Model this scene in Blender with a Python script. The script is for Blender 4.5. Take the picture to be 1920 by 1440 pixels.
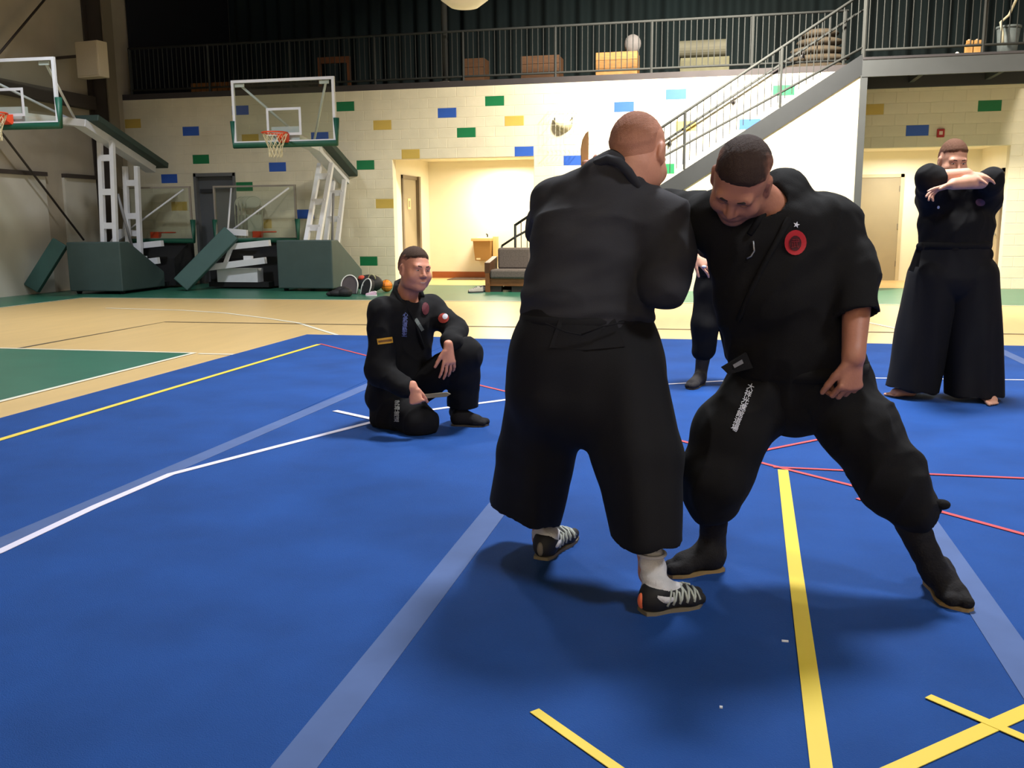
import bpy, math, random
import numpy as np
from mathutils import Vector, Matrix, Euler, noise as mnoise
random.seed(7)
for o in list(bpy.data.objects): bpy.data.objects.remove(o)
scene = bpy.context.scene
COL = scene.collection
# ------------------------------------------------------------------ camera (room axes: X along the back wall, Y towards it)
F = 1750.0; CH = 1.30; TH = math.radians(12.56); HY = 418.0; ROLL = math.radians(0.45)
PT = math.atan((720 - HY) / F)
hf = np.array([-math.sin(TH), math.cos(TH), 0.0]); rt0 = np.array([math.cos(TH), math.sin(TH), 0.0]); zz = np.array([0, 0, 1.0])
fw = hf * math.cos(PT) - zz * math.sin(PT); up0 = hf * math.sin(PT) + zz * math.cos(PT)
rx = rt0 * math.cos(ROLL) - up0 * math.sin(ROLL); upv = up0 * math.cos(ROLL) + rt0 * math.sin(ROLL)
CC = np.array([0, 0, CH])
def ray(x, y): return fw + rx * ((x - 960) / F) + upv * ((720 - y) / F)
def G(x, y, z=0.0):
    r = ray(x, y); return CC + r * ((z - CH) / r[2])
def WY(x, y, Y):
    r = ray(x, y); return CC + r * (Y / r[1])
def q(x, y, g):                      # point on the upright plane g metres ahead
    r = ray(x, y); return CC + r * (g / r.dot(hf))
cam_d = bpy.data.cameras.new('camera'); cam = bpy.data.objects.new('camera', cam_d); COL.objects.link(cam)
cam_d.sensor_width = 36; cam_d.lens = F / 1920 * 36; cam_d.clip_end = 200
cam.matrix_world = Matrix(((rx[0], upv[0], -fw[0], 0), (rx[1], upv[1], -fw[1], 0), (rx[2], upv[2], -fw[2], CH), (0, 0, 0, 1)))
scene.camera = cam
# ------------------------------------------------------------------ world, lamps, exposure
world = bpy.data.worlds.new('world'); scene.world = world; world.use_nodes = True
world.node_tree.nodes['Background'].inputs[0].default_value = (0.9, 0.95, 1.0, 1)
world.node_tree.nodes['Background'].inputs[1].default_value = 0.02
vs = scene.view_settings
vs.view_transform = 'Standard'; vs.look = 'None'; vs.gamma = 1; vs.use_curve_mapping = False; vs.exposure = 0.0
def area(name, loc, size, power, color=(1, 0.95, 0.86), target=None, shape='DISK', spread=180):
    d = bpy.data.lights.new(name, 'AREA'); d.shape = shape; d.size = size; d.energy = power; d.color = color
    d.spread = math.radians(spread)
    o = bpy.data.objects.new(name, d); COL.objects.link(o); o.location = loc
    t = Vector(target if target is not None else (loc[0], loc[1], 0)) - Vector(loc)
    o.rotation_euler = t.to_track_quat('-Z', 'Y').to_euler()
    return o
WARM = (1.0, 0.90, 0.72); COOL = (0.92, 0.96, 1.0)
area('high_bay_light', (0.7, 7.2, 8.2), 1.5, 640, COOL, spread=120)
area('high_bay_light.001', (-3.6, 8.6, 8.2), 0.7, 190, COOL, spread=125)
area('high_bay_light.002', (0.2, 15.5, 6.8), 0.8, 1350, WARM, (0.2, 19.2, 2.4), spread=130)
area('front_fill_light', (5.2, 0.5, 7.6), 1.5, 170, COOL, (-0.6, 4.6, 0.6), spread=120)  # added fill from camera right for faces and hands turned this way
area('front_wall_fill_light', (0.0, -2.6, 7.0), 0.9, 620, (1.0, 0.95, 0.86), (0.0, -6.0, 2.4), spread=130)  # added fill: washes the unseen front wall to bounce onto camera-facing sides
area('high_bay_light.004', (-8.8, 11.5, 7.4), 0.8, 330, COOL, spread=135)
area('high_bay_light.005', (6.0, 14.6, 7.0), 0.8, 420, WARM, spread=125)
area('alcove_light', (-4.9, 20.9, 2.6), 0.9, 130, (1.0, 0.92, 0.72))
area('corridor_light', (3.6, 20.6, 2.6), 0.9, 75, (1.0, 0.95, 0.82))
# ------------------------------------------------------------------ colours and materials
def lin(c):
    return tuple(((v / 255) / 12.92 if v / 255 <= 0.04045 else ((v / 255 + 0.055) / 1.055) ** 2.4) for v in c)
MATS = {}
def mat(name, rgb, rough=0.6, var=0.0, vscale=6.0, bump=0.0, bscale=60.0, metal=0.0, spec=0.5, detail=3.0, stretch=None, sheen=0.0):
    if name in MATS: return MATS[name]
    m = bpy.data.materials.new(name); m.use_nodes = True; nt = m.node_tree; b = nt.nodes['Principled BSDF']
    c = lin(rgb) + (1,)
    b.inputs['Base Color'].default_value = c; b.inputs['Roughness'].default_value = rough; b.inputs['Metallic'].default_value = metal
    b.inputs['Specular IOR Level'].default_value = spec
    if sheen: b.inputs['Sheen Weight'].default_value = sheen
    if var or bump:
        tc = nt.nodes.new('ShaderNodeTexCoord'); src = tc.outputs['Object']
        if stretch:
            mp = nt.nodes.new('ShaderNodeMapping'); mp.inputs['Scale'].default_value = stretch
            nt.links.new(src, mp.inputs['Vector']); src = mp.outputs['Vector']
    if var:
        n = nt.nodes.new('ShaderNodeTexNoise'); n.inputs['Scale'].default_value = vscale; n.inputs['Detail'].default_value = detail
        nt.links.new(src, n.inputs['Vector'])
        r = nt.nodes.new('ShaderNodeValToRGB')
        r.color_ramp.elements[0].position = 0.3; r.color_ramp.elements[1].position = 0.7
        r.color_ramp.elements[0].color = tuple(v * (1 - var) for v in c[:3]) + (1,)
        r.color_ramp.elements[1].color = tuple(min(1, v * (1 + var)) for v in c[:3]) + (1,)
        nt.links.new(n.outputs['Fac'], r.inputs['Fac']); nt.links.new(r.outputs['Color'], b.inputs['Base Color'])
    if bump:
        n2 = nt.nodes.new('ShaderNodeTexNoise'); n2.inputs['Scale'].default_value = bscale; n2.inputs['Detail'].default_value = 4
        nt.links.new(src, n2.inputs['Vector'])
        bp = nt.nodes.new('ShaderNodeBump'); bp.inputs['Strength'].default_value = bump; bp.inputs['Distance'].default_value = 0.02
        nt.links.new(n2.outputs['Fac'], bp.inputs['Height']); nt.links.new(bp.outputs['Normal'], b.inputs['Normal'])
    MATS[name] = m; return m
def glass_mat():
    m = bpy.data.materials.new('backboard_glass'); m.use_nodes = True; nt = m.node_tree
    for n in list(nt.nodes): nt.nodes.remove(n)
    out = nt.nodes.new('ShaderNodeOutputMaterial'); mx = nt.nodes.new('ShaderNodeMixShader')
    t = nt.nodes.new('ShaderNodeBsdfTransparent'); t.inputs[0].default_value = (0.90, 0.93, 0.90, 1)
    g = nt.nodes.new('ShaderNodeBsdfGlossy'); g.inputs['Roughness'].default_value = 0.05
    mx.inputs[0].default_value = 0.06
    nt.links.new(t.outputs[0], mx.inputs[1]); nt.links.new(g.outputs[0], mx.inputs[2]); nt.links.new(mx.outputs[0], out.inputs[0])
    return m
GLASS = glass_mat()
# ------------------------------------------------------------------ mesh builders
class MB:
    def __init__(s): s.v = []; s.f = []
    def add(s, vs, fs):
        k = len(s.v); s.v += [tuple(float(c) for c in p) for p in vs]; s.f += [tuple(i + k for i in f) for f in fs]; return s
    def box(s, c, d, rz=0.0, M=None):
        x, y, z = d[0] / 2, d[1] / 2, d[2] / 2
        ps = [Vector((a * x, b * y, e * z)) for a in (-1, 1) for b in (-1, 1) for e in (-1, 1)]
        R = M if M is not None else Matrix.Rotation(rz, 3, 'Z')
        ps = [R @ p + Vector(c) for p in ps]
        return s.add(ps, [(0, 1, 3, 2), (4, 6, 7, 5), (0, 4, 5, 1), (2, 3, 7, 6), (0, 2, 6, 4), (1, 5, 7, 3)])
    def b2(s, lo, hi):
        return s.box([(a + b) / 2 for a, b in zip(lo, hi)], [abs(b - a) for a, b in zip(lo, hi)])
    def bar(s, a, b, w, h, up=(0, 0, 1)):
        a = Vector(a); b = Vector(b); d = (b - a); L = d.length; d.normalize(); u = Vector(up)
        sd = d.cross(u)
        if sd.length < 1e-4: sd = d.cross(Vector((1, 0, 0)))
        sd.normalize(); u2 = sd.cross(d).normalized()
        M = Matrix((sd, d, u2)).transposed()
        return s.box((a + b) / 2, (w, L, h), M=M)
    def tube(s, pts, r, n=8, closed=False, caps=True):
        pts = [Vector(p) for p in pts]; m = len(pts); rr = r if hasattr(r, '__len__') else [r] * m
        prev = None; k = len(s.v); fs = []
        for i, p in enumerate(pts):
            t = (pts[(i + 1) % m] - pts[i - 1]) if closed else (pts[min(i + 1, m - 1)] - pts[max(i - 1, 0)])
            t.normalize()
            if prev is None:
                a = t.cross(Vector((0, 0, 1)))
                if a.length < 1e-3: a = t.cross(Vector((1, 0, 0)))
            else:
                a = prev - t * prev.dot(t)
            a.normalize(); prev = a; b = t.cross(a)
            for j in range(n):
                an = 2 * math.pi * j / n
                s.v.append(tuple(p + a * math.cos(an) * rr[i] + b * math.sin(an) * rr[i]))
        for i in range(m if closed else m - 1):
            for j in range(n):
                i2 = (i + 1) % m
                fs.append((k + i * n + j, k + i * n + (j + 1) % n, k + i2 * n + (j + 1) % n, k + i2 * n + j))
        if caps and not closed:
            fs.append(tuple(k + j for j in reversed(range(n)))); fs.append(tuple(k + (m - 1) * n + j for j in range(n)))
        s.f += fs; return s
    def prism(s, poly, vec):
        n = len(poly); v = Vector(vec); ps = [Vector(p) for p in poly]; ps = ps + [p + v for p in ps]
        return s.add(ps, [tuple(reversed(range(n))), tuple(range(n, 2 * n))] + [(i, (i + 1) % n, n + (i + 1) % n, n + i) for i in range(n)])
    def lathe(s, prof, c=(0, 0, 0), n=24, M=None):
        k = len(s.v); m = len(prof); R = M if M is not None else Matrix.Identity(3)
        for (r, z) in prof:
            for j in range(n):
                a = 2 * math.pi * j / n
                s.v.append(tuple(R @ Vector((r * math.cos(a), r * math.sin(a), z)) + Vector(c)))
        for i in range(m - 1):
            for j in range(n):
                s.f.append((k + i * n + j, k + i * n + (j + 1) % n, k + (i + 1) * n + (j + 1) % n, k + (i + 1) * n + j))
        return s
    def ell(s, c, r, n=16, m=10, M=None):
        prof = []
        k = len(s.v); R = M if M is not None else Matrix.Identity(3)
        for i in range(m + 1):
            th = math.pi * i / m
            for j in range(n):
                a = 2 * math.pi * j / n
                s.v.append(tuple(R @ Vector((r[0] * math.sin(th) * math.cos(a), r[1] * math.sin(th) * math.sin(a), -r[2] * math.cos(th))) + Vector(c)))
        for i in range(m):
            for j in range(n):
                s.f.append((k + i * n + j, k + i * n + (j + 1) % n, k + (i + 1) * n + (j + 1) % n, k + (i + 1) * n + j))
        return s
    def build(s, name, m, parent=None, smooth=False, origin=None, bevel=0.0):
        me = bpy.data.meshes.new(name)
        vs = s.v
        if origin is not None: vs = [(a - origin[0], b - origin[1], c - origin[2]) for a, b, c in s.v]
        me.from_pydata(vs, [], s.f); me.validate(); me.update()
        return link(name, me, m, parent, smooth, bevel)
def link(name, me, m, parent=None, smooth=False, bevel=0.0):
    if m is not None and not me.materials: me.materials.append(m)
    if smooth: me.polygons.foreach_set('use_smooth', [True] * len(me.polygons))
    o = bpy.data.objects.new(name, me); COL.objects.link(o)
    if parent is not None: o.parent = parent
    if bevel:
        b = o.modifiers.new('bevel', 'BEVEL'); b.width = bevel; b.segments = 2; b.limit_method = 'ANGLE'
    return o
def tag(o, label=None, cat=None, group=None, kind=None):
    if label: o['label'] = label
    if cat: o['category'] = cat
    if group: o['group'] = group
    if kind: o['kind'] = kind
    return o
def thing(name, loc, label, cat, group=None, rz=0.0):
    o = bpy.data.objects.new(name, None); COL.objects.link(o); o.location = loc; o.rotation_euler = (0, 0, rz); o.empty_display_size = 0.1
    return tag(o, label, cat, group)
def struct(o): o['kind'] = 'structure'; return o
# ================================================================== THE HALL
WB = 19.24; ZM = 4.064; XL = -13.15
m_cream = mat('painted_block', (226, 218, 196), 0.55, 0.05, 3, 0.15, 90)
m_mortar = mat('mortar', (222, 214, 192), 0.8)
m_bblue = mat('blue_block', (46, 92, 190), 0.5, 0.06, 4, 0.1, 90)
m_bgreen = mat('green_block', (16, 118, 72), 0.5, 0.06, 4, 0.1, 90)
m_byel = mat('yellow_block', (206, 176, 88), 0.5, 0.06, 4, 0.1, 90)
m_grey = mat('grey_steel_paint', (62, 66, 71), 0.65, 0.05, 4)
m_rail = mat('rail_paint', (54, 56, 57), 0.7, 0.04, 8, spec=0.2)
m_tan = mat('court_floor', (212, 178, 120), 0.32, 0.05, 1.2, stretch=(6, 0.6, 1))
m_green = mat('court_green', (44, 104, 84), 0.32, 0.08, 2.5)
m_lw = mat('court_white_line', (232, 226, 206), 0.35)
m_ld = mat('court_dark_line', (88, 76, 60), 0.5)
m_dark = mat('dark_ceiling', (40, 42, 46), 0.9)
m_beige = mat('liner_beige', (172, 162, 146), 0.75, 0.08, 1.5, 0.1, 20)
m_white = mat('panel_white', (200, 196, 186), 0.6, 0.04, 2)
m_girt = mat('dark_girt', (62, 54, 50), 0.6, 0.08, 3)
m_alc = mat('alcove_wall', (238, 231, 208), 0.7, 0.02, 2)
m_door = mat('tan_door', (158, 145, 118), 0.5, 0.04, 2)
m_doorg = mat('grey_door', (92, 96, 104), 0.5, 0.05, 2)
m_wood = mat('oak_wood', (142, 92, 46), 0.5, 0.25, 6, stretch=(1, 8, 8))
m_base = mat('red_brown_baseboard', (158, 84, 42), 0.5)

fl = struct(MB().b2((-14, -6, -0.2), (9, 27, 0)).build('floor', m_tan))
struct(MB().b2((-14, -6, 8.5), (9, 27, 8.7)).build('ceiling', m_dark))
# painted zones and lines of the court, thin coats on the floor
def coat(name, poly, m, z=0.004):
    return MB().prism([(x, y, 0.0) for x, y in poly], (0, 0, z)).build(name, m, fl)
coat('green_border', [(-11.45, 15.1), (8.5, 15.55), (8.5, WB - 0.01), (-13.1, WB - 0.01), (-13.1, 6), (-11.45, 6)][0:4] + [(-13.1, 6), (-11.45, 6)], m_green)
coat('green_key', [(-12, 8.57), (-5.30, 8.57), (-5.30, 1.0), (-12, 1.0)], m_green, 0.005)
def stripe(name, pts, w, m, z=0.006, parent=None, h=0.002):
    b = MB(); P = [Vector((p[0], p[1])) for p in pts]; L = []; R = []
    for i, p in enumerate(P):
        t = (P[min(i + 1, len(P) - 1)] - P[max(i - 1, 0)]).normalized(); n = Vector((-t.y, t.x)) * (w / 2)
        L.append(p + n); R.append(p - n)
    n = len(P); vs = [(a.x, a.y, z) for a in L] + [(a.x, a.y, z) for a in R] + [(a.x, a.y, z + h) for a in L] + [(a.x, a.y, z + h) for a in R]
    fs = []
    for i in range(n - 1):
        fs += [(2 * n + i, 3 * n + i, 3 * n + i + 1, 2 * n + i + 1), (i, 2 * n + i, 2 * n + i + 1, i + 1), (n + i, n + i + 1, 3 * n + i + 1, 3 * n + i)]
    fs += [(0, n, 3 * n, 2 * n), (n - 1, 3 * n - 1, 4 * n - 1, 2 * n - 1)]
    b.add(vs, fs); return b.build(name, m, parent)
stripe('court_line', [(-11.45, 6), (-11.45, 15.1), (8.9, 15.55)], 0.05, m_lw, 0.004, fl)
stripe('court_line', [(-12, 8.6), (-5.27, 8.6), (-5.27, 1)], 0.06, m_lw, 0.005, fl)
stripe('court_line', [(-5.2, 8.57), (-4.6, 8.57)], 0.05, m_lw, 0.003, fl)
stripe('court_line', [(-7.4, 8.64), (-7.4, 11.4), (8.9, 11.72)], 0.045, m_ld, 0.003, fl)
stripe('court_line', [(-9.6, 13.2), (-8.16, 13.03), (-7.26, 12.72), (-6.23, 12.07), (-5.49, 11.53), (-4.45, 10.35), (-3.9, 9.4)], 0.05, m_lw, 0.003, fl)
stripe('court_line', [(1.7, 13.2), (2.1, 12.0), (2.6, 10.4)], 0.05, m_lw, 0.003, fl)
# ---------------------------------------------------------------- back wall of painted blocks
BW, BH = 0.4064, 0.2032; X0G = -5.62
def snap_half(x): return X0G - BW / 2 + round((x - X0G + BW / 2) / BH) * BH
OPN = [(snap_half(-6.9), snap_half(-3.77), 13 * BH), (snap_half(-11.55), snap_half(-10.5), 12 * BH), (snap_half(2.0), snap_half(5.25), 13 * BH)]
XR = 8.6
wall = MB()
cuts = [XL] + [v for o in sorted(OPN) for v in o[:2]] + [XR]
for i in range(0, len(cuts), 2): wall.b2((cuts[i], WB, 0), (cuts[i + 1], WB + 0.2, ZM))
for a, b, h in OPN: wall.b2((a, WB, h), (b, WB + 0.2, ZM))
wb = struct(wall.build('wall_back', m_mortar))
def block_mesh(w, m, nm):
    w = w - 0.008; h = BH - 0.008; t = 0.004; e = 0.003
    vs = [(-w / 2, 0, -h / 2), (w / 2, 0, -h / 2), (w / 2, 0, h / 2), (-w / 2, 0, h / 2)] + [(-w / 2 + e, -t, -h / 2 + e), (w / 2 - e, -t, -h / 2 + e), (w / 2 - e, -t, h / 2 - e), (-w / 2 + e, -t, h / 2 - e)]
    me = bpy.data.meshes.new(nm); me.from_pydata(vs, [], [(4, 5, 6, 7), (0, 1, 5, 4), (1, 2, 6, 5), (2, 3, 7, 6), (3, 0, 4, 7)]); me.materials.append(m); return me
BM = {k: {'w': block_mesh(BW, m, 'block'), 'h': block_mesh(BH, m, 'half_block')} for k, m in dict(c=m_cream, b=m_bblue, g=m_bgreen, y=m_byel).items()}
colored = {}
for k, lst in dict(g=[(380, 300), (635, 195), (676, 312), (876, 247), (934, 184), (1471, 162), (1243, 320), (698, 485), (467, 353), (1837, 192)],
                   b=[(360, 243), (316, 339), (462, 200), (535, 315), (839, 208), (991, 284), (1153, 196), (1090, 302), (1257, 171), (1404, 230), (592, 253), (585, 408), (1740, 242)],
                   y=[(245, 228), (709, 231), (766, 290), (973, 223), (1268, 235), (713, 389), (334, 393), (505, 428), (482, 255), (1650, 198)]).items():
    for (px, py) in lst:
        p = WY(px, py, WB); r = int(p[2] // BH); off = X0G + (BW / 2 if r % 2 == 0 else 0)
        colored[(r, round((p[0] - off) / BW))] = k
cells = []
for r in range(20):
    off = X0G + (BW / 2 if r % 2 == 0 else 0); z = (r + 0.5) * BH
    for i in range(int((XL - off) / BW) - 1, int((XR - off) / BW) + 2):
        xc = off + i * BW; k = colored.get((r, i), 'c'); xs = [(xc - BW / 2, xc + BW / 2)]
        for a, b, h in OPN:
            if z < h:
                nx = []
                for (u, v) in xs:
                    if v <= a + 1e-3 or u >= b - 1e-3: nx.append((u, v))
                    else:
                        if u < a - 1e-3: nx.append((u, a))
                        if v > b + 1e-3: nx.append((b, v))
                xs = nx
        for (u, v) in xs:
            if u < XL or v > XR: continue
            cells.append(((u + v) / 2, z, v - u, k))
def hidden_cell(x, z):    # behind the stair and its under-wall
    return -3.4 < x < 2.2 and z < 0.632 * (x + 3.7) - 0.1
single = [c for c in cells if c[3] != 'c']; plain = [c for c in cells if c[3] == 'c' and not hidden_cell(c[0], c[1])]
plain.sort(key=lambda c: -(c[0]) + 3 * abs(c[1] - 3.2))
rest = plain[300 - len(single):] + [c for c in cells if c[3] == 'c' and hidden_cell(c[0], c[1])]
for (x, z, w, k) in single + plain[:300 - len(single)]:
    o = bpy.data.objects.new('block', BM[k]['w' if w > 0.3 else 'h']); COL.objects.link(o); o.parent = wb; o.location = (x, WB, z)
b = MB()
for (x, z, w, k) in rest:
    ww = w - 0.008; h = BH - 0.008; t = 0.004; e = 0.003
    b.add([(x - ww / 2, WB, z - h / 2), (x + ww / 2, WB, z - h / 2), (x + ww / 2, WB, z + h / 2), (x - ww / 2, WB, z + h / 2),
           (x - ww / 2 + e, WB - t, z - h / 2 + e), (x + ww / 2 - e, WB - t, z - h / 2 + e), (x + ww / 2 - e, WB - t, z + h / 2 - e), (x - ww / 2 + e, WB - t, z + h / 2 - e)],
          [(4, 5, 6, 7), (0, 1, 5, 4), (1, 2, 6, 5), (2, 3, 7, 6), (3, 0, 4, 7)])
o = b.build('blocks', m_cream, wb); o['kind'] = 'stuff'
# ---------------------------------------------------------------- alcove behind the left opening, corridor behind the right one
def room_box(pre, x0, x1, y0, y1, h, m):
    struct(MB().b2((x0 - 0.1, y1, 0), (x1 + 0.1, y1 + 0.1, h)).build('wall_' + pre + '_back', m))
    struct(MB().b2((x0 - 0.1, y0, 0), (x0, y1, h)).build('wall_' + pre + '_left', m))
    struct(MB().b2((x1, y0, 0), (x1 + 0.1, y1, h)).build('wall_' + pre + '_right', m))
AB = 21.9
room_box('alcove', OPN[0][0] - 0.05, -2.2, WB + 0.2, AB, 2.75, m_alc)
struct(MB().b2((OPN[0][0], AB - 0.02, 0.004), (-2.2, AB, 0.15)).build('baseboard_alcove', m_base))
room_box('corridor', 2.0, 5.3, WB + 0.2, 21.8, 2.75, m_alc)
# ---------------------------------------------------------------- mezzanine deck
mz = struct(MB().b2((XL, WB, ZM), (XR, 26, ZM + 0.12)).build('floor_mezzanine', mat('deck_edge', (58, 54, 58), 0.8, 0.1, 3)))
struct(MB().b2((OPN[0][0] - 0.2, WB + 0.2, 2.75), (XR, 23, 2.85)).build('ceiling_alcove', m_alc))
# left wall
lw = struct(MB().b2((XL - 0.2, -6, 0), (XL, 26, 8.5)).build('wall_left', m_beige))
struct(MB().b2((XR, -6, 0), (XR + 0.2, 26, 8.5)).build('wall_right', m_beige))
struct(MB().b2((XL - 0.2, -6.2, 0), (XR + 0.2, -6, 8.5)).build('wall_front', m_cream))
struct(MB().b2((XL - 0.2, 26, 0), (XR + 0.2, 26.2, 8.5)).build('wall_mezzanine', mat('dark_wall', (38, 40, 48), 0.9)))
MB().b2((XL, 6, 3.72), (XL + 0.22, 18.0, 3.98)).build('girt', m_girt, lw)
MB().b2((XL, 6, 2.28), (XL + 0.12, 16.45, 2.36)).build('girt', m_girt, lw)
MB().b2((XL, 17.0, 2.28), (XL + 0.12, 18.0, 2.36)).build('girt', m_girt, lw)
MB().b2((XL, 6, 0.0), (XL + 0.06, 16.45, 2.28)).build('liner_panel', m_white, lw)
MB().b2((XL, 17.0, 0.0), (XL + 0.06, 18.0, 2.28)).build('liner_panel', m_white, lw)
# corner steel column, tapered
t = thing('steel_column', (XL + 0.01, 18.2, 0), 'dark steel frame column against the left wall near the rear corner', 'column')
MB().b2((0, -0.02, 0), (0.46, 0.02, 8.4)).build('web', m_girt, t)
MB().b2((0.46, -0.16, 0), (0.49, 0.16, 8.4)).build('flange', mat('column_beige', (118, 108, 92), 0.7, 0.06, 2), t)
MB().b2((0.0, -0.16, 0), (0.03, 0.16, 8.4)).build('flange', m_girt, t)
# ================================================================== DOORS
d1 = struct(MB().b2((OPN[1][0] + 0.06, WB + 0.10, 0.0), (OPN[1][1] - 0.06, WB + 0.145, OPN[1][2] - 0.06)).build('door_1', m_doorg))
f = MB()
for a, b_ in ((OPN[1][0], OPN[1][0] + 0.06), (OPN[1][1] - 0.06, OPN[1][1])): f.b2((a, WB - 0.03, 0), (b_, WB + 0.2, OPN[1][2]))
f.b2((OPN[1][0], WB - 0.03, OPN[1][2] - 0.07), (OPN[1][1], WB + 0.2, OPN[1][2])); f.build('door_frame', mat('grey_door_frame', (104, 106, 110), 0.5), d1)
MB().b2((OPN[1][0] + 0.1, WB + 0.06, 2.02), (OPN[1][1] - 0.1, WB + 0.1, 2.10)).build('door_closer', mat('closer_dark', (50, 52, 58), 0.5), d1)
MB().ell((OPN[1][1] - 0.14, WB + 0.06, 0.95), (0.03, 0.03, 0.03)).build('door_knob', mat('chrome', (210, 212, 214), 0.25, metal=1.0), d1, True)
xa = OPN[0][0] - 0.05
d2 = struct(MB().b2((xa, 19.98, 0.0), (xa + 0.02, 20.86, 2.28)).build('door_2', m_door))
f = MB().b2((xa, 19.90, 0), (xa + 0.035, 19.98, 2.36)).b2((xa, 20.86, 0), (xa + 0.10, 20.98, 2.36)).b2((xa, 19.90, 2.28), (xa + 0.05, 20.98, 2.36))
f.build('door_frame', mat('tan_frame', (120, 106, 88), 0.5), d2)
MB().b2((xa + 0.02, 20.25, 1.62), (xa + 0.026, 20.45, 1.86)).build('door_sign', mat('sign_cream', (226, 204, 152), 0.5), d2)
MB().b2((xa + 0.026, 20.30, 1.67), (xa + 0.029, 20.40, 1.81)).build('door_sign_mark', m_door, d2)
CB = 21.8
d3 = struct(MB().b2((2.38, CB - 0.03, 0.0), (3.72, CB, 2.2)).build('door_3', m_door))
f = MB().b2((3.72, CB - 0.05, 0), (3.79, CB, 2.27)).b2((2.30, CB - 0.05, 0), (2.38, CB, 2.27)).b2((2.30, CB - 0.05, 2.2), (3.79, CB, 2.27)); f.build('door_frame', mat('tan_frame2', (196, 182, 150), 0.5), d3)
for z in (0.3, 1.1, 1.9): MB().b2((3.70, CB - 0.045, z), (3.73, CB - 0.03, z + 0.12)).build('door_hinge', mat('hinge', (120, 112, 98), 0.4), d3)
d4 = struct(MB().b2((5.27, 20.05, 0.0), (5.30, 21.1, 2.2)).build('door_4', m_door))
f = MB().b2((5.25, 19.97, 0), (5.30, 20.05, 2.27)).b2((5.20, 21.1, 0), (5.30, 21.2, 2.27)).b2((5.25, 19.97, 2.2), (5.30, 21.2, 2.27)); f.build('door_frame', mat('tan_frame', (120, 106, 88), 0.5), d4)
MB().ell((5.23, 20.15, 1.0), (0.03, 0.03, 0.03)).build('door_knob', MATS['chrome'], d4, True)
# ================================================================== STAIR, LANDING, GUARDS
SY = 17.96; SL = 0.632
def zl(X, off): return off + SL * (X + 0.53)
XT = 2.32; XE = 5.32
st = thing('staircase', (-4.1, SY, 0), 'grey steel staircase climbing along the block wall to the landing', 'stairs')
O = (-4.1, SY, 0)
x0 = -0.53 - 2.36 / SL; x1 = -0.53 - 2.0 / SL
def stringer(y, th): return MB().prism([(x0, y, 0), (x1, y, 0), (XT, y, zl(XT, 2.0)), (XT, y, zl(XT, 2.36) + 0.0)], (0, th, 0))
m_str = mat('stringer_grey', (46, 49, 54), 0.7, 0.05, 4, spec=0.25)
stringer(SY, 0.06).build('stringer', m_str, st, origin=O)
stringer(WB - 0.08, 0.06).build('stringer', m_grey, st, origin=O)
NR = 23; rise = ZM / NR; run = (XT + 4.1) / NR
tm = bpy.data.meshes.new('tread'); tb = MB().b2((0, 0, -0.04), (run + 0.03, WB - SY - 0.14, 0)); tm.from_pydata(tb.v, [], tb.f); tm.materials.append(mat('tread_grey', (84, 84, 86), 0.7))
rm = bpy.data.meshes.new('riser'); tb = MB().b2((0, 0, -rise + 0.005), (0.012, WB - SY - 0.14, -0.04)); rm.from_pydata(tb.v, [], tb.f); rm.materials.append(m_grey)
for i in range(NR - 1):
    for nm, me in (('tread', tm), ('riser', rm)):
        o = bpy.data.objects.new(nm, me); COL.objects.link(o); o.parent = st; o.location = (i * run + 0.2, 0.06, (i + 1) * rise)
# wall under the stair
uw = MB().prism([(x1 + 0.02, SY + 0.02, 0), (XT, SY + 0.02, 0), (XT, SY + 0.02, zl(XT, 2.0) + 0.02), (x1 + 0.02, SY + 0.02, 0.02)], (0, 0.1, 0))
struct(uw.build('wall_under_stair', mat('stair_wall_cream', (212, 203, 180), 0.6, 0.03, 2)))
struct(MB().b2((XT - 0.02, SY - 0.01, 0), (XT + 0.10, SY + 0.13, 3.80)).build('trim_post', m_grey))
# landing with its steel edge beam
ld = struct(MB().b2((XT, SY, 3.98), (XE, WB, ZM)).build('floor_landing', mat('landing_deck', (60, 58, 60), 0.7)))
MB().b2((XT, SY - 0.02, 3.77), (XE, SY + 0.04, 4.06)).build('edge_beam', m_grey, ld)
MB().b2((XT - 0.07, SY + 0.07, 3.70), (XT + 0.02, WB - 0.09, 4.05)).build('head_riser', m_grey, ld)
MB().b2((XT, SY - 0.03, 4.06), (XE, SY + 0.05, 4.10)).build('edge_plate', mat('edge_dark', (50, 48, 54), 0.6), ld)
for x in (3.3, 4.6): MB().b2((x, SY + 0.04, 3.80), (x + 0.08, WB, 3.98)).build('joist', m_grey, ld)
MB().b2((XT, WB - 0.12, 3.72), (XE, WB - 0.01, 3.98)).build('ledger', mat('ledger_dark', (54, 56, 62), 0.7), ld)
def rodmesh(r, h, nm):
    b = MB().tube([(0, 0, 0), (0, 0, h)], r, 6); me = bpy.data.meshes.new(nm); me.from_pydata(b.v, [], b.f); me.materials.append(m_rail); return me
def rods(parent, O, pts, me, nm):
    for p in pts:
        o = bpy.data.objects.new(nm, me); COL.objects.link(o); o.parent = parent; o.location = (p[0] - O[0], p[1] - O[1], p[2] - O[2])
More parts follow.
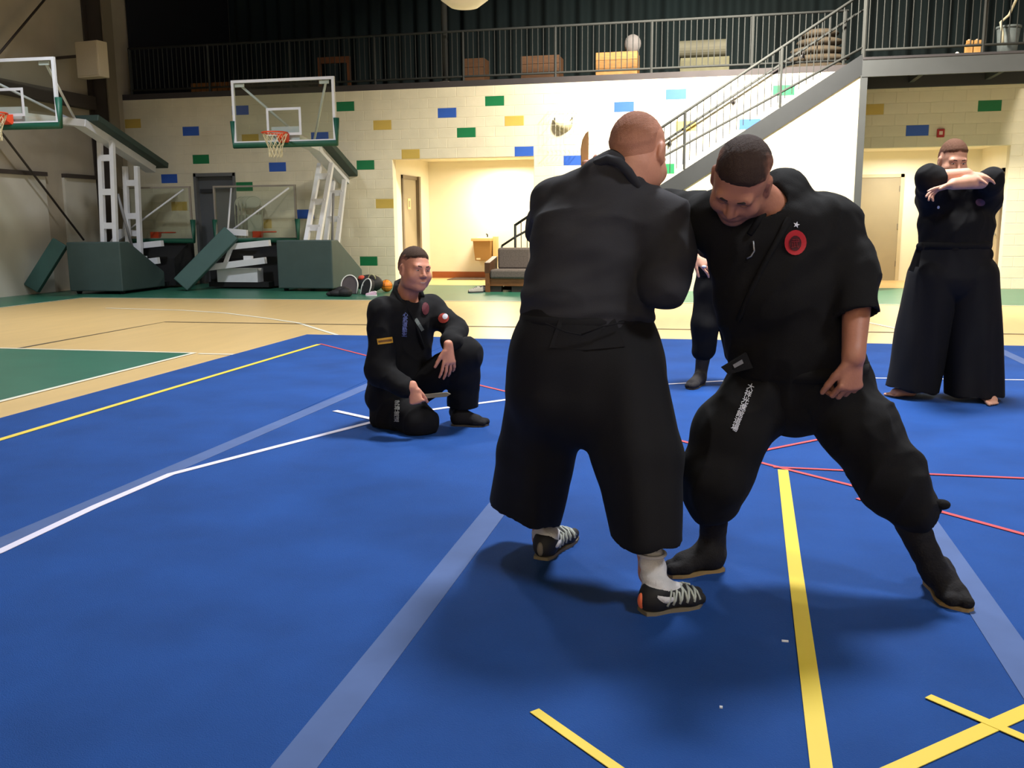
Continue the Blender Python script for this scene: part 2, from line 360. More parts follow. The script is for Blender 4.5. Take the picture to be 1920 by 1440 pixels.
# guard on the stair
gs = thing('stair_railing', (-4.2, SY + 0.03, 0), 'grey steel guard railing sloping up the near side of the stairs', 'railing')
O = (-4.2, SY + 0.03, 0); yy = SY + 0.03
a = (-3.92, yy, zl(-3.92, 3.40)); b_ = (XT, yy, zl(XT, 3.40))
MB().tube([(-4.19, yy, 0.02), (-4.19, yy, 0.86)], 0.022, 8).tube([(-4.19, yy, 0.86), (-3.92, yy, 1.03), (XT, yy, zl(XT, 2.47))], 0.022, 8).build('bottom_rail', m_rail, gs, True, O)
MB().tube([a, b_], 0.025, 8).build('top_rail', m_rail, gs, True, O)
MB().tube([(-3.6, yy + 0.09, zl(-3.6, 3.12)), (XT, yy + 0.09, zl(XT, 3.12))], 0.018, 8).build('handrail', m_rail, gs, True, O)
pm = rodmesh(0.026, 1.06, 'railing_post')
rods(gs, O, [(x, yy, zl(x, 2.36)) for x in (-3.92, -2.35, -0.71, 0.96, XT)], pm, 'post')
bm_ = rodmesh(0.009, 0.92, 'baluster')
rods(gs, O, [(-3.92 + 0.118 * i, yy, zl(-3.92 + 0.118 * i, 2.47)) for i in range(1, 53)], bm_, 'baluster')
# handrail on the wall
wh = thing('wall_handrail', (-3.6, WB - 0.1, 0), 'thin grey handrail on brackets fixed to the wall along the stairs', 'handrail'); O = (-3.6, WB - 0.1, 0)
MB().tube([(-3.6, WB - 0.1, zl(-3.6, 3.26)), (XT, WB - 0.1, zl(XT, 3.26))], 0.02, 8).build('rail', m_rail, wh, True, O)
for x in (-2.6, -1.05, 0.15, 1.4): MB().tube([(x, WB - 0.01, zl(x, 3.15)), (x, WB - 0.1, zl(x, 3.15)), (x, WB - 0.1, zl(x, 3.25))], 0.012, 6).ell((x, WB - 0.02, zl(x, 3.15)), (0.045, 0.02, 0.045)).build('bracket', mat('bracket_dark', (50, 48, 52), 0.5), wh, True, O)
# guard of the landing
def guard(name, label, xs, y, z0, z1, zt, sp, posts, xb=None):
    O = (xs[0], y, z0); g = thing(name, O, label, 'railing')
    MB().tube([(xs[0], y, zt), (xs[1], y, zt)], 0.025, 8).build('top_rail', m_rail, g, True, O)
    MB().tube([(xs[0], y, z1), (xs[1], y, z1)], 0.022, 8).build('bottom_rail', m_rail, g, True, O)
    me = rodmesh(0.028, zt - z0, 'railing_post'); rods(g, O, [(x, y, z0) for x in posts], me, 'post')
    me = rodmesh(0.0095, zt - z1, 'baluster'); n = int((xs[1] - xs[0]) / sp)
    rods(g, O, [(xs[0] + sp * (i + 0.5), y, z1) for i in range(n) if min(abs(xs[0] + sp * (i + 0.5) - x) for x in posts) > 0.03], me, 'baluster')
    return g
guard('landing_railing', 'grey steel guard railing along the edge of the landing', (XT + 0.02, XE), SY + 0.0, 4.10, 4.22, 5.22, 0.118, (2.34, 4.25, XE - 0.03))
# east end of the landing
guard('mezzanine_railing', 'long grey steel railing along the dark mezzanine above the block wall', (-12.95, 2.2), WB + 0.05, 4.185, 4.27, 5.16, 0.112, [-12.93 + 1.915 * i for i in range(8)] + [2.15])
# ================================================================== MEZZANINE THINGS
MD = ZM + 0.12
def mezz(px0, py0, px1, py1, Y):
    a = WY(px0, py1, Y); b = WY(px1, py0, Y); return a[0], b[0], b[2]
cu = MB(); n = 360; vs = []; fs = []
for i in range(n + 1):
    x = XL + (XR - XL) * i / n; y = 24.2 + 0.09 * math.sin(i * 0.9) + 0.04 * math.sin(i * 0.37 + 1)
    vs += [(x, y, MD), (x, y, 8.45)]
for i in range(n): fs.append((2 * i, 2 * i + 1, 2 * i + 3, 2 * i + 2))
cu.add(vs, fs); tag(cu.build('curtain', mat('dark_teal_curtain', (14, 30, 34), 0.9, 0.3, 0.6), None, True), 'dark teal curtain hanging across the back of the mezzanine', 'curtain')
tag(MB().prism([(XL + 0.05, WB + 0.3, MD), (XL + 0.05 + 0.0, 24, MD), (XL + 0.12, 24, MD), (XL + 0.12, WB + 0.3, MD)], (0, 0, 4.2)).build('added_side_curtain', mat('navy_curtain', (12, 16, 28), 0.95)), 'added navy curtain darkening the left end of the mezzanine', 'curtain')  # dark sheet added over the lit wall end to keep it dark
m_ply = mat('plywood', (176, 128, 72), 0.6, 0.2, 5, stretch=(1, 6, 10)); m_ply2 = mat('plywood_dark', (96, 66, 44), 0.65, 0.2, 5, stretch=(1, 6, 10))
def crate(name, r, Y, dy, m, label, planks=4):
    x0, x1, zt = mezz(*r, Y); h = zt - MD; t = thing(name, ((x0 + x1) / 2, Y, MD), label, 'crate')
    w = x1 - x0
    for i in range(planks):
        MB().b2((-w / 2, 0, h * i / planks + 0.004), (w / 2, 0.02, h * (i + 1) / planks - 0.004)).build('plank', m, t)
    MB().b2((-w / 2, 0.02, 0), (w / 2, dy, h - 0.01)).build('body', m, t)
    return t
crate('wooden_crate', (1117, 95, 1195, 148), 20.6, 0.6, m_ply, 'light plywood crate behind the mezzanine railing, under a grey bag')
crate('wooden_crate', (977, 102, 1048, 148), 20.8, 0.6, m_ply2, 'brown wooden crate left of the plywood one on the mezzanine')
crate('wooden_crate', (868, 108, 908, 150), 21.3, 0.5, m_ply2, 'small dark brown crate beside the grey pipe on the mezzanine')
x0, x1, zt = mezz(1168, 70, 1202, 97, 20.8)
b = MB().ell(((x0 + x1) / 2, 20.95, zt - 0.10), (0.18, 0.14, 0.2)); tag(b.build('cloth_bag', mat('grey_cloth', (120, 116, 118), 0.9, 0.1, 6, 0.4, 15), None, True), 'grey cloth bag lying on top of the plywood crate', 'bag')
def roll(px, py, wpx, r, Y, label, grp, m, zb=MD):
    a = WY(px, py, Y); L = wpx / 92.0 * 1.0; t = thing('rolled_mat', (a[0], Y, zb), label, 'rolled mat', grp)
    MB().lathe([(0, -L / 2), (r, -L / 2 + 0.0), (r, L / 2), (0, L / 2)], (0, 0, r), 20, Matrix.Rotation(math.pi / 2, 3, 'Y')).build('roll', m, t, False)
    sp = [(-L / 2 - 0.005, (r * 0.95 * k / 40) * math.cos(k * 0.55), r + (r * 0.95 * k / 40) * math.sin(k * 0.55)) for k in range(3, 41)]
    MB().tube(sp, 0.008, 4).build('spiral_edge', mat('roll_edge_dark', (70, 68, 58), 0.8), t)
m_roll = mat('roll_grey', (100, 98, 78), 0.8, 0.12, 5)
roll(1322, 101, 92, 0.26, 20.9, 'long rolled grey mat at the bottom of the mezzanine pile', None, m_roll)
roll(1318, 88, 88, 0.17, 20.9, 'shorter rolled grey mat lying on the longer one on the mezzanine', None, mat('roll_grey2', (78, 76, 64), 0.8, 0.12, 5), MD + 0.525)
x0, x1, zt = mezz(1512, 27, 1568, 50, 21.0)
t = thing('carpet_bundle', ((x0 + x1) / 2, 21.2, MD), 'bulky pile of brown folded carpet behind the stair railing', 'carpet')
for i in range(6):
    MB().ell((random.uniform(-0.05, 0.05), 0, 0.09 + i * 0.165), (0.75 - 0.07 * i, 0.4, 0.10), 20, 8).build('fold', mat('carpet_brown', (88, 78, 66), 0.95, 0.15, 6, 0.3, 20), t, True)
x0, x1, zt = mezz(597, 105, 655, 160, 21.0)
t = thing('wooden_frame', (x0, 21.0, MD), 'orange-brown wooden frame standing in the dark left part of the mezzanine', 'hurdle'); w = x1 - x0; h = zt - MD  # open wooden frame of two posts and a crossbar
mw = mat('dark_orange_wood', (112, 66, 36), 0.6, 0.2, 5)
MB().b2((0, 0, 0), (0.07, 0.06, h)).build('post', mw, t); MB().b2((w - 0.07, 0, 0), (w, 0.06, h)).build('post', mw, t); MB().b2((0.07, 0, h - 0.14), (w - 0.07, 0.06, h)).build('crossbar', mw, t)
x0, x1, zt = mezz(358, 153, 437, 172, 20.3)
t = thing('wooden_bench', (x0, 20.3, MD), 'low orange slatted wooden bench at the left of the mezzanine', 'bench'); w = x1 - x0; h = max(zt - MD, 0.2)
for i in range(8): MB().b2((w * i / 8 + 0.01, 0, 0.03), (w * (i + 1) / 8 - 0.01, 0.05, h)).build('slat', mat('orange_wood', (150, 96, 48), 0.6, 0.15, 5), t)
MB().b2((0, 0.05, 0.0), (w, 0.35, h - 0.03)).build('body', m_ply2, t)
pa = WY(835, 161, WB + 0.25)
t = thing('support_pipe', (pa[0], WB + 0.25, MD), 'grey round steel pipe column rising from the mezzanine deck', 'column')
MB().tube([(0, 0, 0), (0, 0, 8.5 - MD)], 0.065, 14).build('pipe', m_rail, t, True); MB().lathe([(0, 0.03), (0.12, 0.03), (0.12, 0), (0, 0)], n=16).build('foot_plate', m_white, t)
# small things on the landing
def on_land(px, py, Y): a = WY(px, py, Y); return (a[0], Y, ZM + 0.04)
p = on_land(1823, 97, SY + 0.35); m_card = mat('cardboard', (206, 156, 92), 0.7, 0.08, 6)
for dx, nm, lb in ((-0.065, 0, 'left one of two small tan cartons on the landing edge'), (0.065, 1, 'right one of two small tan cartons on the landing edge')):
    t = thing('carton', (p[0] + dx, p[1], p[2]), lb, 'carton')
    MB().b2((-0.055, -0.05, 0), (0.055, 0.05, 0.2)).build('body', m_card, t)
    MB().b2((-0.055, -0.055, 0.2), (0.055, -0.045, 0.25)).build('flap', m_card, t); MB().ell((0.0, 0, 0.23), (0.035, 0.03, 0.05), 10, 6).build('contents', mat('pink_paper', (220, 180, 160), 0.8), t, True)
p = on_land(1795, 96, SY + 0.3)
tag(MB().ell((p[0], p[1], p[2] + 0.035), (0.035, 0.035, 0.035)).build('small_ball', mat('ball_white', (240, 240, 236), 0.5), None, True), 'small white ball left of the cartons on the landing', 'ball')
p = on_land(1888, 95, SY + 0.7)
t = thing('plastic_bin', p, 'grey plastic bin standing on the landing at the right edge', 'bin')
MB().lathe([(0, 0), (0.15, 0), (0.19, 0.5), (0.17, 0.5), (0.13, 0.03), (0, 0.03)], n=20).build('body', mat('bin_grey', (120, 130, 134), 0.5), t, True); MB().lathe([(0.185, 0.48), (0.205, 0.48), (0.205, 0.52), (0.185, 0.52)], n=20).build('rim', mat('bin_grey', (120, 130, 134), 0.5), t, True)
pts = [WY(x, y, SY + 0.45) for x, y in ((1880, 80), (1880, 62), (1876, 42), (1892, 28), (1905, 0), (1915, -40))]
tag(MB().tube(pts, 0.022, 8).build('hose', mat('hose_cream', (232, 224, 196), 0.5), None, True), 'cream coloured hose bending down behind the landing railing', 'hose')
# hanging lamp at the top edge of the picture
p = WY(870, -46, 13.5); R = 0.46
t = thing('hanging_lamp', tuple(p), 'round white high bay lamp hanging from the ceiling', 'lamp')
MB().lathe([(0.0, -R), (0.2, -R * 0.92), (0.34, -R * 0.7), (0.43, -R * 0.35), (R, 0.0), (R + 0.02, 0.02), (0.3, 0.28), (0.12, 0.42), (0.0, 0.42)], n=28).build('diffuser', mat('lamp_white', (236, 232, 214), 0.4), t, True)
MB().tube([(0, 0, 0.42), (0, 0, 8.5 - p[2])], 0.03, 8).build('stem', m_rail, t); MB().lathe([(R - 0.02, -0.03), (R + 0.03, -0.03), (R + 0.03, 0.03), (R - 0.02, 0.03)], n=28).build('rim', m_rail, t)
# ================================================================== WALL THINGS
p = WY(1057, 236, WB)
t = thing('wall_fixture', (p[0], WB, p[2]), 'grey crescent shaped wall fixture inside a wire guard', 'wall fixture')
k = []
bw = MB(); n = 18; vs = []; fs = []
for i in range(n + 1):
    an = math.pi * (1.08 + 0.84 * i / n); x = 0.19 * math.cos(an); zt = 0.09 + 0.16 * math.sin(an) * 0.35 + 0.05 * abs(math.cos(an)) ** 3; zb = 0.06 + 0.19 * math.sin(an)
    dp = 0.16 * abs(math.sin(an)) + 0.03
    vs += [(x, -0.012, zt), (x, -dp, zt), (x, -dp * 0.7, (zt + zb) / 2 - 0.03), (x, -0.012, zb)]
for i in range(n):
    for j in range(3): fs.append((4 * i + j, 4 * i + 4 + j, 4 * i + 5 + j, 4 * i + 1 + j))
bw.add(vs, fs).build('bowl', mat('fixture_grey', (176, 168, 140), 0.5), t, True)
for sx in (-1, 1): MB().tube([(sx * 0.17, -0.06, 0.03), (sx * 0.18, -0.05, 0.16)], 0.012, 6).build('horn', m_rail, t)
wm = mat('guard_wire', (216, 212, 200), 0.5)
for i in range(8): MB().tube([(-0.30 + 0.086 * i, -0.01, 0.30), (-0.30 + 0.086 * i, -0.22, 0.26), (-0.30 + 0.086 * i, -0.22, -0.5), (-0.30 + 0.086 * i, -0.01, -0.54)], 0.003, 4).build('wire', wm, t)
for z in (0.26, 0.0, -0.25, -0.5): MB().tube([(-0.30, -0.01, z), (-0.30, -0.22, z), (0.30, -0.22, z), (0.30, -0.01, z)], 0.003, 4).build('wire', wm, t)
p = WY(1763, 250, WB)
t = thing('fire_alarm', (p[0], WB, p[2]), 'small red fire alarm unit beside a blue wall block', 'alarm')
MB().b2((-0.065, -0.055, -0.075), (0.065, -0.006, 0.075)).build('housing', mat('alarm_red', (176, 36, 40), 0.45), t, bevel=0.008); MB().b2((-0.03, -0.062, -0.03), (0.03, -0.055, 0.035)).build('strobe', mat('strobe_clear', (226, 200, 190), 0.3), t)
p = WY(165, 111, 16.9)
t = thing('loudspeaker', (p[0], 16.9, p[2]), 'beige box loudspeaker mounted high on the corner column', 'speaker', rz=math.radians(-8))
MB().b2((-0.28, -0.02, -0.34), (0.28, 0.24, 0.34)).build('cabinet', mat('speaker_beige', (196, 182, 158), 0.7), t, bevel=0.01); MB().b2((-0.25, -0.035, -0.31), (0.25, -0.02, 0.31)).build('grille', mat('speaker_grille', (186, 172, 148), 0.9, 0.05, 60), t)
MB().tube([(-0.27, 0.12, 0.1), (XL - p[0] + 0.0, 0.12, 0.1)], 0.03, 8).build('bracket', m_girt, t)
def onleft(px, py, X=XL + 0.27):
    r = ray(px, py); return CC + r * (X / r[0])
for (a, b_, lb) in (((83, 0), (-60, 170), 'thin dark brace cable crossing the upper left wall'), ((-80, 140), (157, 450), 'thin dark brace cable slanting down the lower left wall')):
    A = onleft(*a); B = onleft(*b_); A2 = Vector(A) + (Vector(A) - Vector(B)) * 0.3
    tag(MB().tube([A2, B], 0.022, 6).build('brace_cable', m_girt, None, True), lb, 'cable')
# drinking fountain on the alcove wall
p = WY(912, 470, AB); px = p[0]
t = thing('drinking_fountain', (px, AB, 0), 'tan drinking fountain mounted on the alcove wall beside the couch', 'drinking fountain')
mf = mat('fountain_tan', (160, 122, 70), 0.45); zf = WY(912, 452, AB - 0.3)[2]; zb = WY(912, 490, AB - 0.3)[2]
MB().add([(-0.19, 0, zb), (0.17, 0, zb), (0.17, -0.34, zb + 0.02), (-0.19, -0.34, zb + 0.02), (-0.22, 0, zf), (0.20, 0, zf), (0.20, -0.42, zf), (-0.22, -0.42, zf)], [(3, 2, 1, 0), (4, 5, 6, 7), (0, 1, 5, 4), (1, 2, 6, 5), (2, 3, 7, 6), (3, 0, 4, 7)]).build('body', mf, t)
MB().b2((-0.26, -0.46, zf), (0.21, 0, zf + 0.07)).build('basin_rim', mat('fountain_top', (214, 176, 118), 0.35), t, bevel=0.01); MB().ell((-0.03, -0.22, zf + 0.075), (0.15, 0.15, 0.02)).build('basin', mat('steel_basin', (236, 226, 206), 0.3), t, True)
MB().b2((0.21, -0.2, zb + 0.1), (0.30, 0, zf + 0.10)).build('side_panel', mat('fountain_top', (0, 0, 0)), t); MB().tube([(0.06, -0.12, zf + 0.07), (0.06, -0.12, zf + 0.15), (0.04, -0.15, zf + 0.16)], 0.016, 8).build('spout', m_rail, t, True)
MB().b2((-0.16, -0.352, zb + 0.04), (-0.06, -0.345, zb + 0.08)).build('badge', mat('badge_light', (226, 210, 170), 0.4), t)
# rug in the alcove
a = [G(*v) for v in ((838, 525), (905, 525), (960, 519), (862, 519))]
tag(MB().prism([(v[0], v[1], 0.004) for v in a], (0, 0, 0.012)).build('door_mat', mat('rug_dark', (78, 62, 52), 0.95, 0.2, 30)), 'dark brown rug lying on the alcove floor', 'rug')
# couch
t = thing('couch', (-4.36, 17.30, 0), 'wooden framed couch with grey cushions in front of the stairs', 'couch')
mc = mat('couch_grey', (92, 84, 80), 0.95, 0.2, 40, 0.3, 120); W_ = 1.62; m_cw = mat('couch_wood', (112, 70, 36), 0.5, 0.2, 6, stretch=(1, 8, 8))
for x in (0, W_ - 0.08): MB().b2((x, 0, 0), (x + 0.08, 0.62, 0.36)).build('side_panel', m_cw, t); MB().prism([(x - 0.01, 0, 0.36), (x - 0.01, 0.62, 0.36), (x - 0.01, 0.62, 0.66), (x - 0.01, 0.4, 0.62), (x - 0.01, 0, 0.56)], (0.10, 0, 0)).build('armrest', mat('dark_oak', (74, 46, 26), 0.5, 0.2, 6), t)
MB().b2((0.08, 0.04, 0.12), (W_ - 0.08, 0.09, 0.26)).build('front_rail', m_cw, t)
for x in (0.08, 0.50, 0.95, W_ - 0.30): MB().b2((x, 0.06, 0), (x + 0.22, 0.16, 0.12)).build('foot', mat('dark_foot', (38, 30, 26), 0.6), t)
MB().b2((0.08, 0.09, 0.12), (W_ - 0.08, 0.60, 0.24)).build('seat_base', m_wood, t)
for i in range(2):
    x = 0.09 + i * 0.72; MB().b2((x, 0.0, 0.26), (x + 0.71, 0.5, 0.43)).build('seat_cushion', mc, t, bevel=0.035); MB().b2((x + 0.06 * (1 - i), 0.40, 0.42), (x + 0.71, 0.58, 0.83)).build('back_cushion', mc, t, bevel=0.04)
# pair of sneakers by the couch
def sneaker(loc, rz, label, m1, m2, name='sneaker', sc=1.0):
    t = thing(name, loc, label, 'shoe', rz=rz); prof = [(-0.13, 0.035, 0.085), (-0.10, 0.042, 0.105), (-0.04, 0.04, 0.10), (0.02, 0.042, 0.085), (0.08, 0.048, 0.06), (0.13, 0.042, 0.05), (0.155, 0.02, 0.035)]
    vs = []; fs = []; n = 10
    for (x, w, h) in prof:
        for j in range(n):
            an = math.pi * j / (n - 1); vs.append((x * sc, w * math.cos(an) * sc, (0.02 + h * math.sin(an) ** 0.7) * sc))
    for i in range(len(prof) - 1):
        for j in range(n - 1): fs.append((i * n + j, i * n + j + 1, (i + 1) * n + j + 1, (i + 1) * n + j))
    fs.append(tuple(range(n))); fs.append(tuple(reversed(range((len(prof) - 1) * n, len(prof) * n))))
    MB().add(vs, fs).build('upper', m1, t, True)
    MB().prism([(x * sc * 1.03, w * sc * 1.1, 0.0) for x, w, h in prof] + [(x * sc * 1.03, -w * sc * 1.1, 0.0) for x, w, h in reversed(prof)], (0, 0, 0.025 * sc)).build('sole', m2, t)
    MB().tube([(-0.13 * sc, 0, 0.10 * sc), (-0.09 * sc, 0.035 * sc, 0.115 * sc), (-0.04 * sc, 0, 0.108 * sc), (-0.09 * sc, -0.035 * sc, 0.115 * sc)], 0.008, 6, True).build('collar', m2, t, True)
    for i in range(3): MB().tube([((0.0 + 0.03 * i) * sc, -0.03 * sc, (0.10 - 0.012 * i) * sc), ((0.0 + 0.03 * i) * sc, 0, (0.116 - 0.015 * i) * sc), ((0.0 + 0.03 * i) * sc, 0.03 * sc, (0.10 - 0.012 * i) * sc)], 0.005, 5).build('lace', m2, t)
    return t
ms1 = mat('shoe_grey', (150, 146, 140), 0.7); ms2 = mat('shoe_dark', (46, 46, 48), 0.7)
g = G(893, 549); sneaker((g[0], g[1], 0.004), math.radians(215), 'left grey sneaker of the pair on the floor beside the couch', ms1, ms2)
g = G(908, 547); sneaker((g[0] - 0.06, g[1] - 0.10, 0.004), math.radians(220), 'right grey sneaker of the pair, nearest the couch', ms1, ms2)
# ================================================================== BLUE MATS AND TAPES
m_mat = mat('blue_mat_carpet', (28, 69, 134), 0.85, 0.14, 2.2, 0.4, 260, detail=8, spec=0.2)
MZ = 0.02
edges = [-4.76, -2.84, -0.96, 0.88, 2.72, 4.56]; ends = [10.2, 10.12, 10.42, 10.36, 10.4]
labs = ['blue carpet mat strip along the left edge of the mat floor', 'blue carpet mat strip under the kneeling man', 'blue carpet mat strip under the two fighting men', 'blue carpet mat strip under the man with crossed arms', 'blue carpet mat strip farthest to the right']
for i in range(5):
    x0, x1 = edges[i] + 0.002, edges[i + 1] - 0.002
    tag(MB().b2((x0, -3, 0), (x1, ends[i], MZ)).build('mat_strip', m_mat, None, bevel=0.006), labs[i], 'mat', 'blue mat strips')
m_seam = mat('seam_tape', (68, 90, 138), 0.8, 0.08, 5)
for x, lb in ((-2.80, 'pale blue seam tape running past the kneeling man'), (-0.96, 'pale blue seam tape ending behind the man in the wide black trousers'), (0.89, 'pale blue seam tape at the right behind the leaning man'), (2.72, 'pale blue seam tape at the far right of the mats')):
    tag(stripe('seam_tape', [(x - (0.12 if x == -2.8 else 0.0), 1.0), (x + (0.08 if x == -2.8 else 0), 7.4 if x < -2 else 10.1)], 0.11, m_seam, MZ), lb, 'tape', 'seam tapes')
m_yt = mat('yellow_tape', (226, 196, 62), 0.5); m_wt = mat('white_tape', (214, 208, 226), 0.5); m_rt = mat('red_tape', (186, 66, 72), 0.6)
def tape(pts, w, m, lb, k=0):
    tag(stripe('tape_line', [G(*p, MZ)[:2] for p in pts], w, m, MZ + 0.002 + 0.0012 * k), lb, 'tape', 'tape lines on the mats')
tape([(-300, 915), (0, 825), (300, 735), (598, 646)], 0.05, m_yt, 'yellow tape line along the left edge of the mats')
tape([(1468, 882), (1490, 1060), (1540, 1440), (1560, 1600)], 0.052, m_yt, 'long yellow tape line between the legs of the leaning man')
tape([(1002, 1334), (1070, 1382), (1160, 1445), (1300, 1540)], 0.03, m_yt, 'short yellow tape piece cut by the bottom edge')
tape([(1740, 1308), (1920, 1386), (2000, 1420)], 0.03, m_yt, 'thin yellow tape of the cross in the lower right corner', 1)
tape([(1500, 1525), (1690, 1440), (1860, 1363), (1990, 1305)], 0.045, m_yt, 'thick yellow tape of the cross in the lower right corner')
tape([(-300, 1155), (0, 1035), (180, 950), (320, 890), (420, 864), (500, 843), (690, 794), (800, 770), (950, 750), (1100, 735)], 0.045, m_wt, 'long bent white tape line passing the kneeling man')
tape([(628, 771), (700, 787)], 0.045, m_wt, 'short white tape piece behind the kneeling man', 1)
tape([(1200, 723), (1250, 721), (1400, 712), (1600, 709), (1920, 713), (2000, 714)], 0.03, m_wt, 'thin white tape line behind the standing men')
tape([(600, 645), (690, 668), (900, 723), (950, 735), (1280, 828), (1440, 872), (1600, 912), (1770, 962), (1920, 1003), (2000, 1026)], 0.028, m_rt, 'long thin red tape line crossing the mats diagonally')
tape([(1300, 878), (1445, 843), (1530, 826), (1640, 806)], 0.025, m_rt, 'short red tape line seen between the legs of the leaning man', 1)
tape([(1450, 877), (1620, 885), (1920, 898), (2000, 901)], 0.025, m_rt, 'thin red tape line leaving the long one to the right', 1)
tape([(1608, 938), (1650, 930)], 0.03, m_rt, 'tiny red tape piece beside the leg of the leaning man', 1)
for (px, py, w, lb) in ((1472, 1203, 0.02, 'tiny white paper scrap on the mat beside the yellow line'), (1352, 1327, 0.008, 'tiny white crumb on the mat near the bottom')):
    g = G(px, py, MZ); tag(MB().b2((g[0] - w / 2, g[1] - 0.004, MZ), (g[0] + w / 2, g[1] + 0.004, MZ + 0.004)).build('paper_scrap', mat('paper', (230, 228, 230), 0.7)), lb, 'scrap')
# ================================================================== BASKETBALL GOALS
m_pad = mat('green_grey_pad', (60, 78, 78), 0.6, 0.06, 4); m_padg = mat('dark_green_pad', (20, 84, 66), 0.5, 0.05, 5); m_boom = mat('boom_pad', (48, 66, 62), 0.6, 0.06, 5)
m_wst = mat('white_steel', (222, 224, 232), 0.4, 0.03, 6); m_or = mat('rim_orange', (226, 74, 36), 0.4); m_net = mat('net_white', (226, 216, 180), 0.8); m_blk = mat('black_void', (16, 17, 22), 0.8)
def board(parent, c, W, H, m_fr, fw_=0.05, pads=True, rim_dir=-1, net=True, square=True):
    x, y, z = c                                   # z: lower edge
    g = MB().b2((x - W / 2 + fw_, y - 0.006, z + fw_), (x + W / 2 - fw_, y + 0.006, z + H - fw_)).build('backboard', GLASS, parent)
    f = MB()
    for s in (-1, 1): f.b2((x + s * (W / 2 - fw_), y - 0.025, z), (x + s * W / 2, y + 0.025, z + H))
    f.b2((x - W / 2 + fw_, y - 0.025, z), (x + W / 2 - fw_, y + 0.025, z + fw_)).b2((x - W / 2 + fw_, y - 0.025, z + H - fw_), (x + W / 2 - fw_, y + 0.025, z + H)); f.build('frame', m_fr, g)
    if square:
        s = MB(); w2 = 0.31 * W / 1.83; zb = z + 0.14; h2 = 0.46 * H / 1.07; t = 0.045; yy = y + rim_dir * 0.009
        s.b2((x - w2, yy - 0.002, zb), (x - w2 + t, yy + 0.002, zb + h2)).b2((x + w2 - t, yy - 0.002, zb), (x + w2, yy + 0.002, zb + h2)).b2((x - w2 + t, yy - 0.002, zb + h2 - t), (x + w2 - t, yy + 0.002, zb + h2)).b2((x - w2 + t, yy - 0.002, zb), (x + w2 - t, yy + 0.002, zb + t)); s.build('target_square', m_wst, g)
    if pads:
        p = MB(); t = 0.095
        p.tube([(x - W / 2 - 0.01, y, z + 0.42), (x - W / 2 - 0.01, y, z - 0.02), (x + W / 2 + 0.01, y, z - 0.02), (x + W / 2 + 0.01, y, z + 0.42)], t * 0.62, 8); p.build('edge_pad', m_padg, g, True)
    rc = (x, y + rim_dir * 0.40, z + 0.15)
    r = MB().tube([(rc[0] + 0.23 * math.cos(a * math.pi / 16), rc[1] + 0.23 * math.sin(a * math.pi / 16), rc[2]) for a in range(32)], 0.014, 8, True).build('rim', m_or, parent, True)
    MB().add([(x - 0.10, y + rim_dir * 0.02, rc[2] + 0.02), (x + 0.10, y + rim_dir * 0.02, rc[2] + 0.02), (x + 0.06, y + rim_dir * 0.19, rc[2]), (x - 0.06, y + rim_dir * 0.19, rc[2]),
              (x - 0.10, y + rim_dir * 0.02, rc[2] - 0.16), (x + 0.10, y + rim_dir * 0.02, rc[2] - 0.16), (x + 0.06, y + rim_dir * 0.19, rc[2] - 0.07), (x - 0.06, y + rim_dir * 0.19, rc[2] - 0.07)],
             [(0, 1, 2, 3), (7, 6, 5, 4), (0, 4, 5, 1), (1, 5, 6, 2), (2, 6, 7, 3), (3, 7, 4, 0)]).build('bracket', m_or, r)
    if net:
        n = MB(); N = 12
        for k in range(N):
            for sg in (-1, 1):
                pts = []
                for i in range(7):
                    u = i / 6; rr = 0.23 - 0.11 * min(1, u * 1.6); an = 2 * math.pi * k / N + sg * u * 1.3
                    pts.append((rc[0] + rr * math.cos(an), rc[1] + rr * math.sin(an), rc[2] - 0.43 * u))
                n.tube(pts, 0.0045, 4)
        n.build('net', m_net, r)
    return g
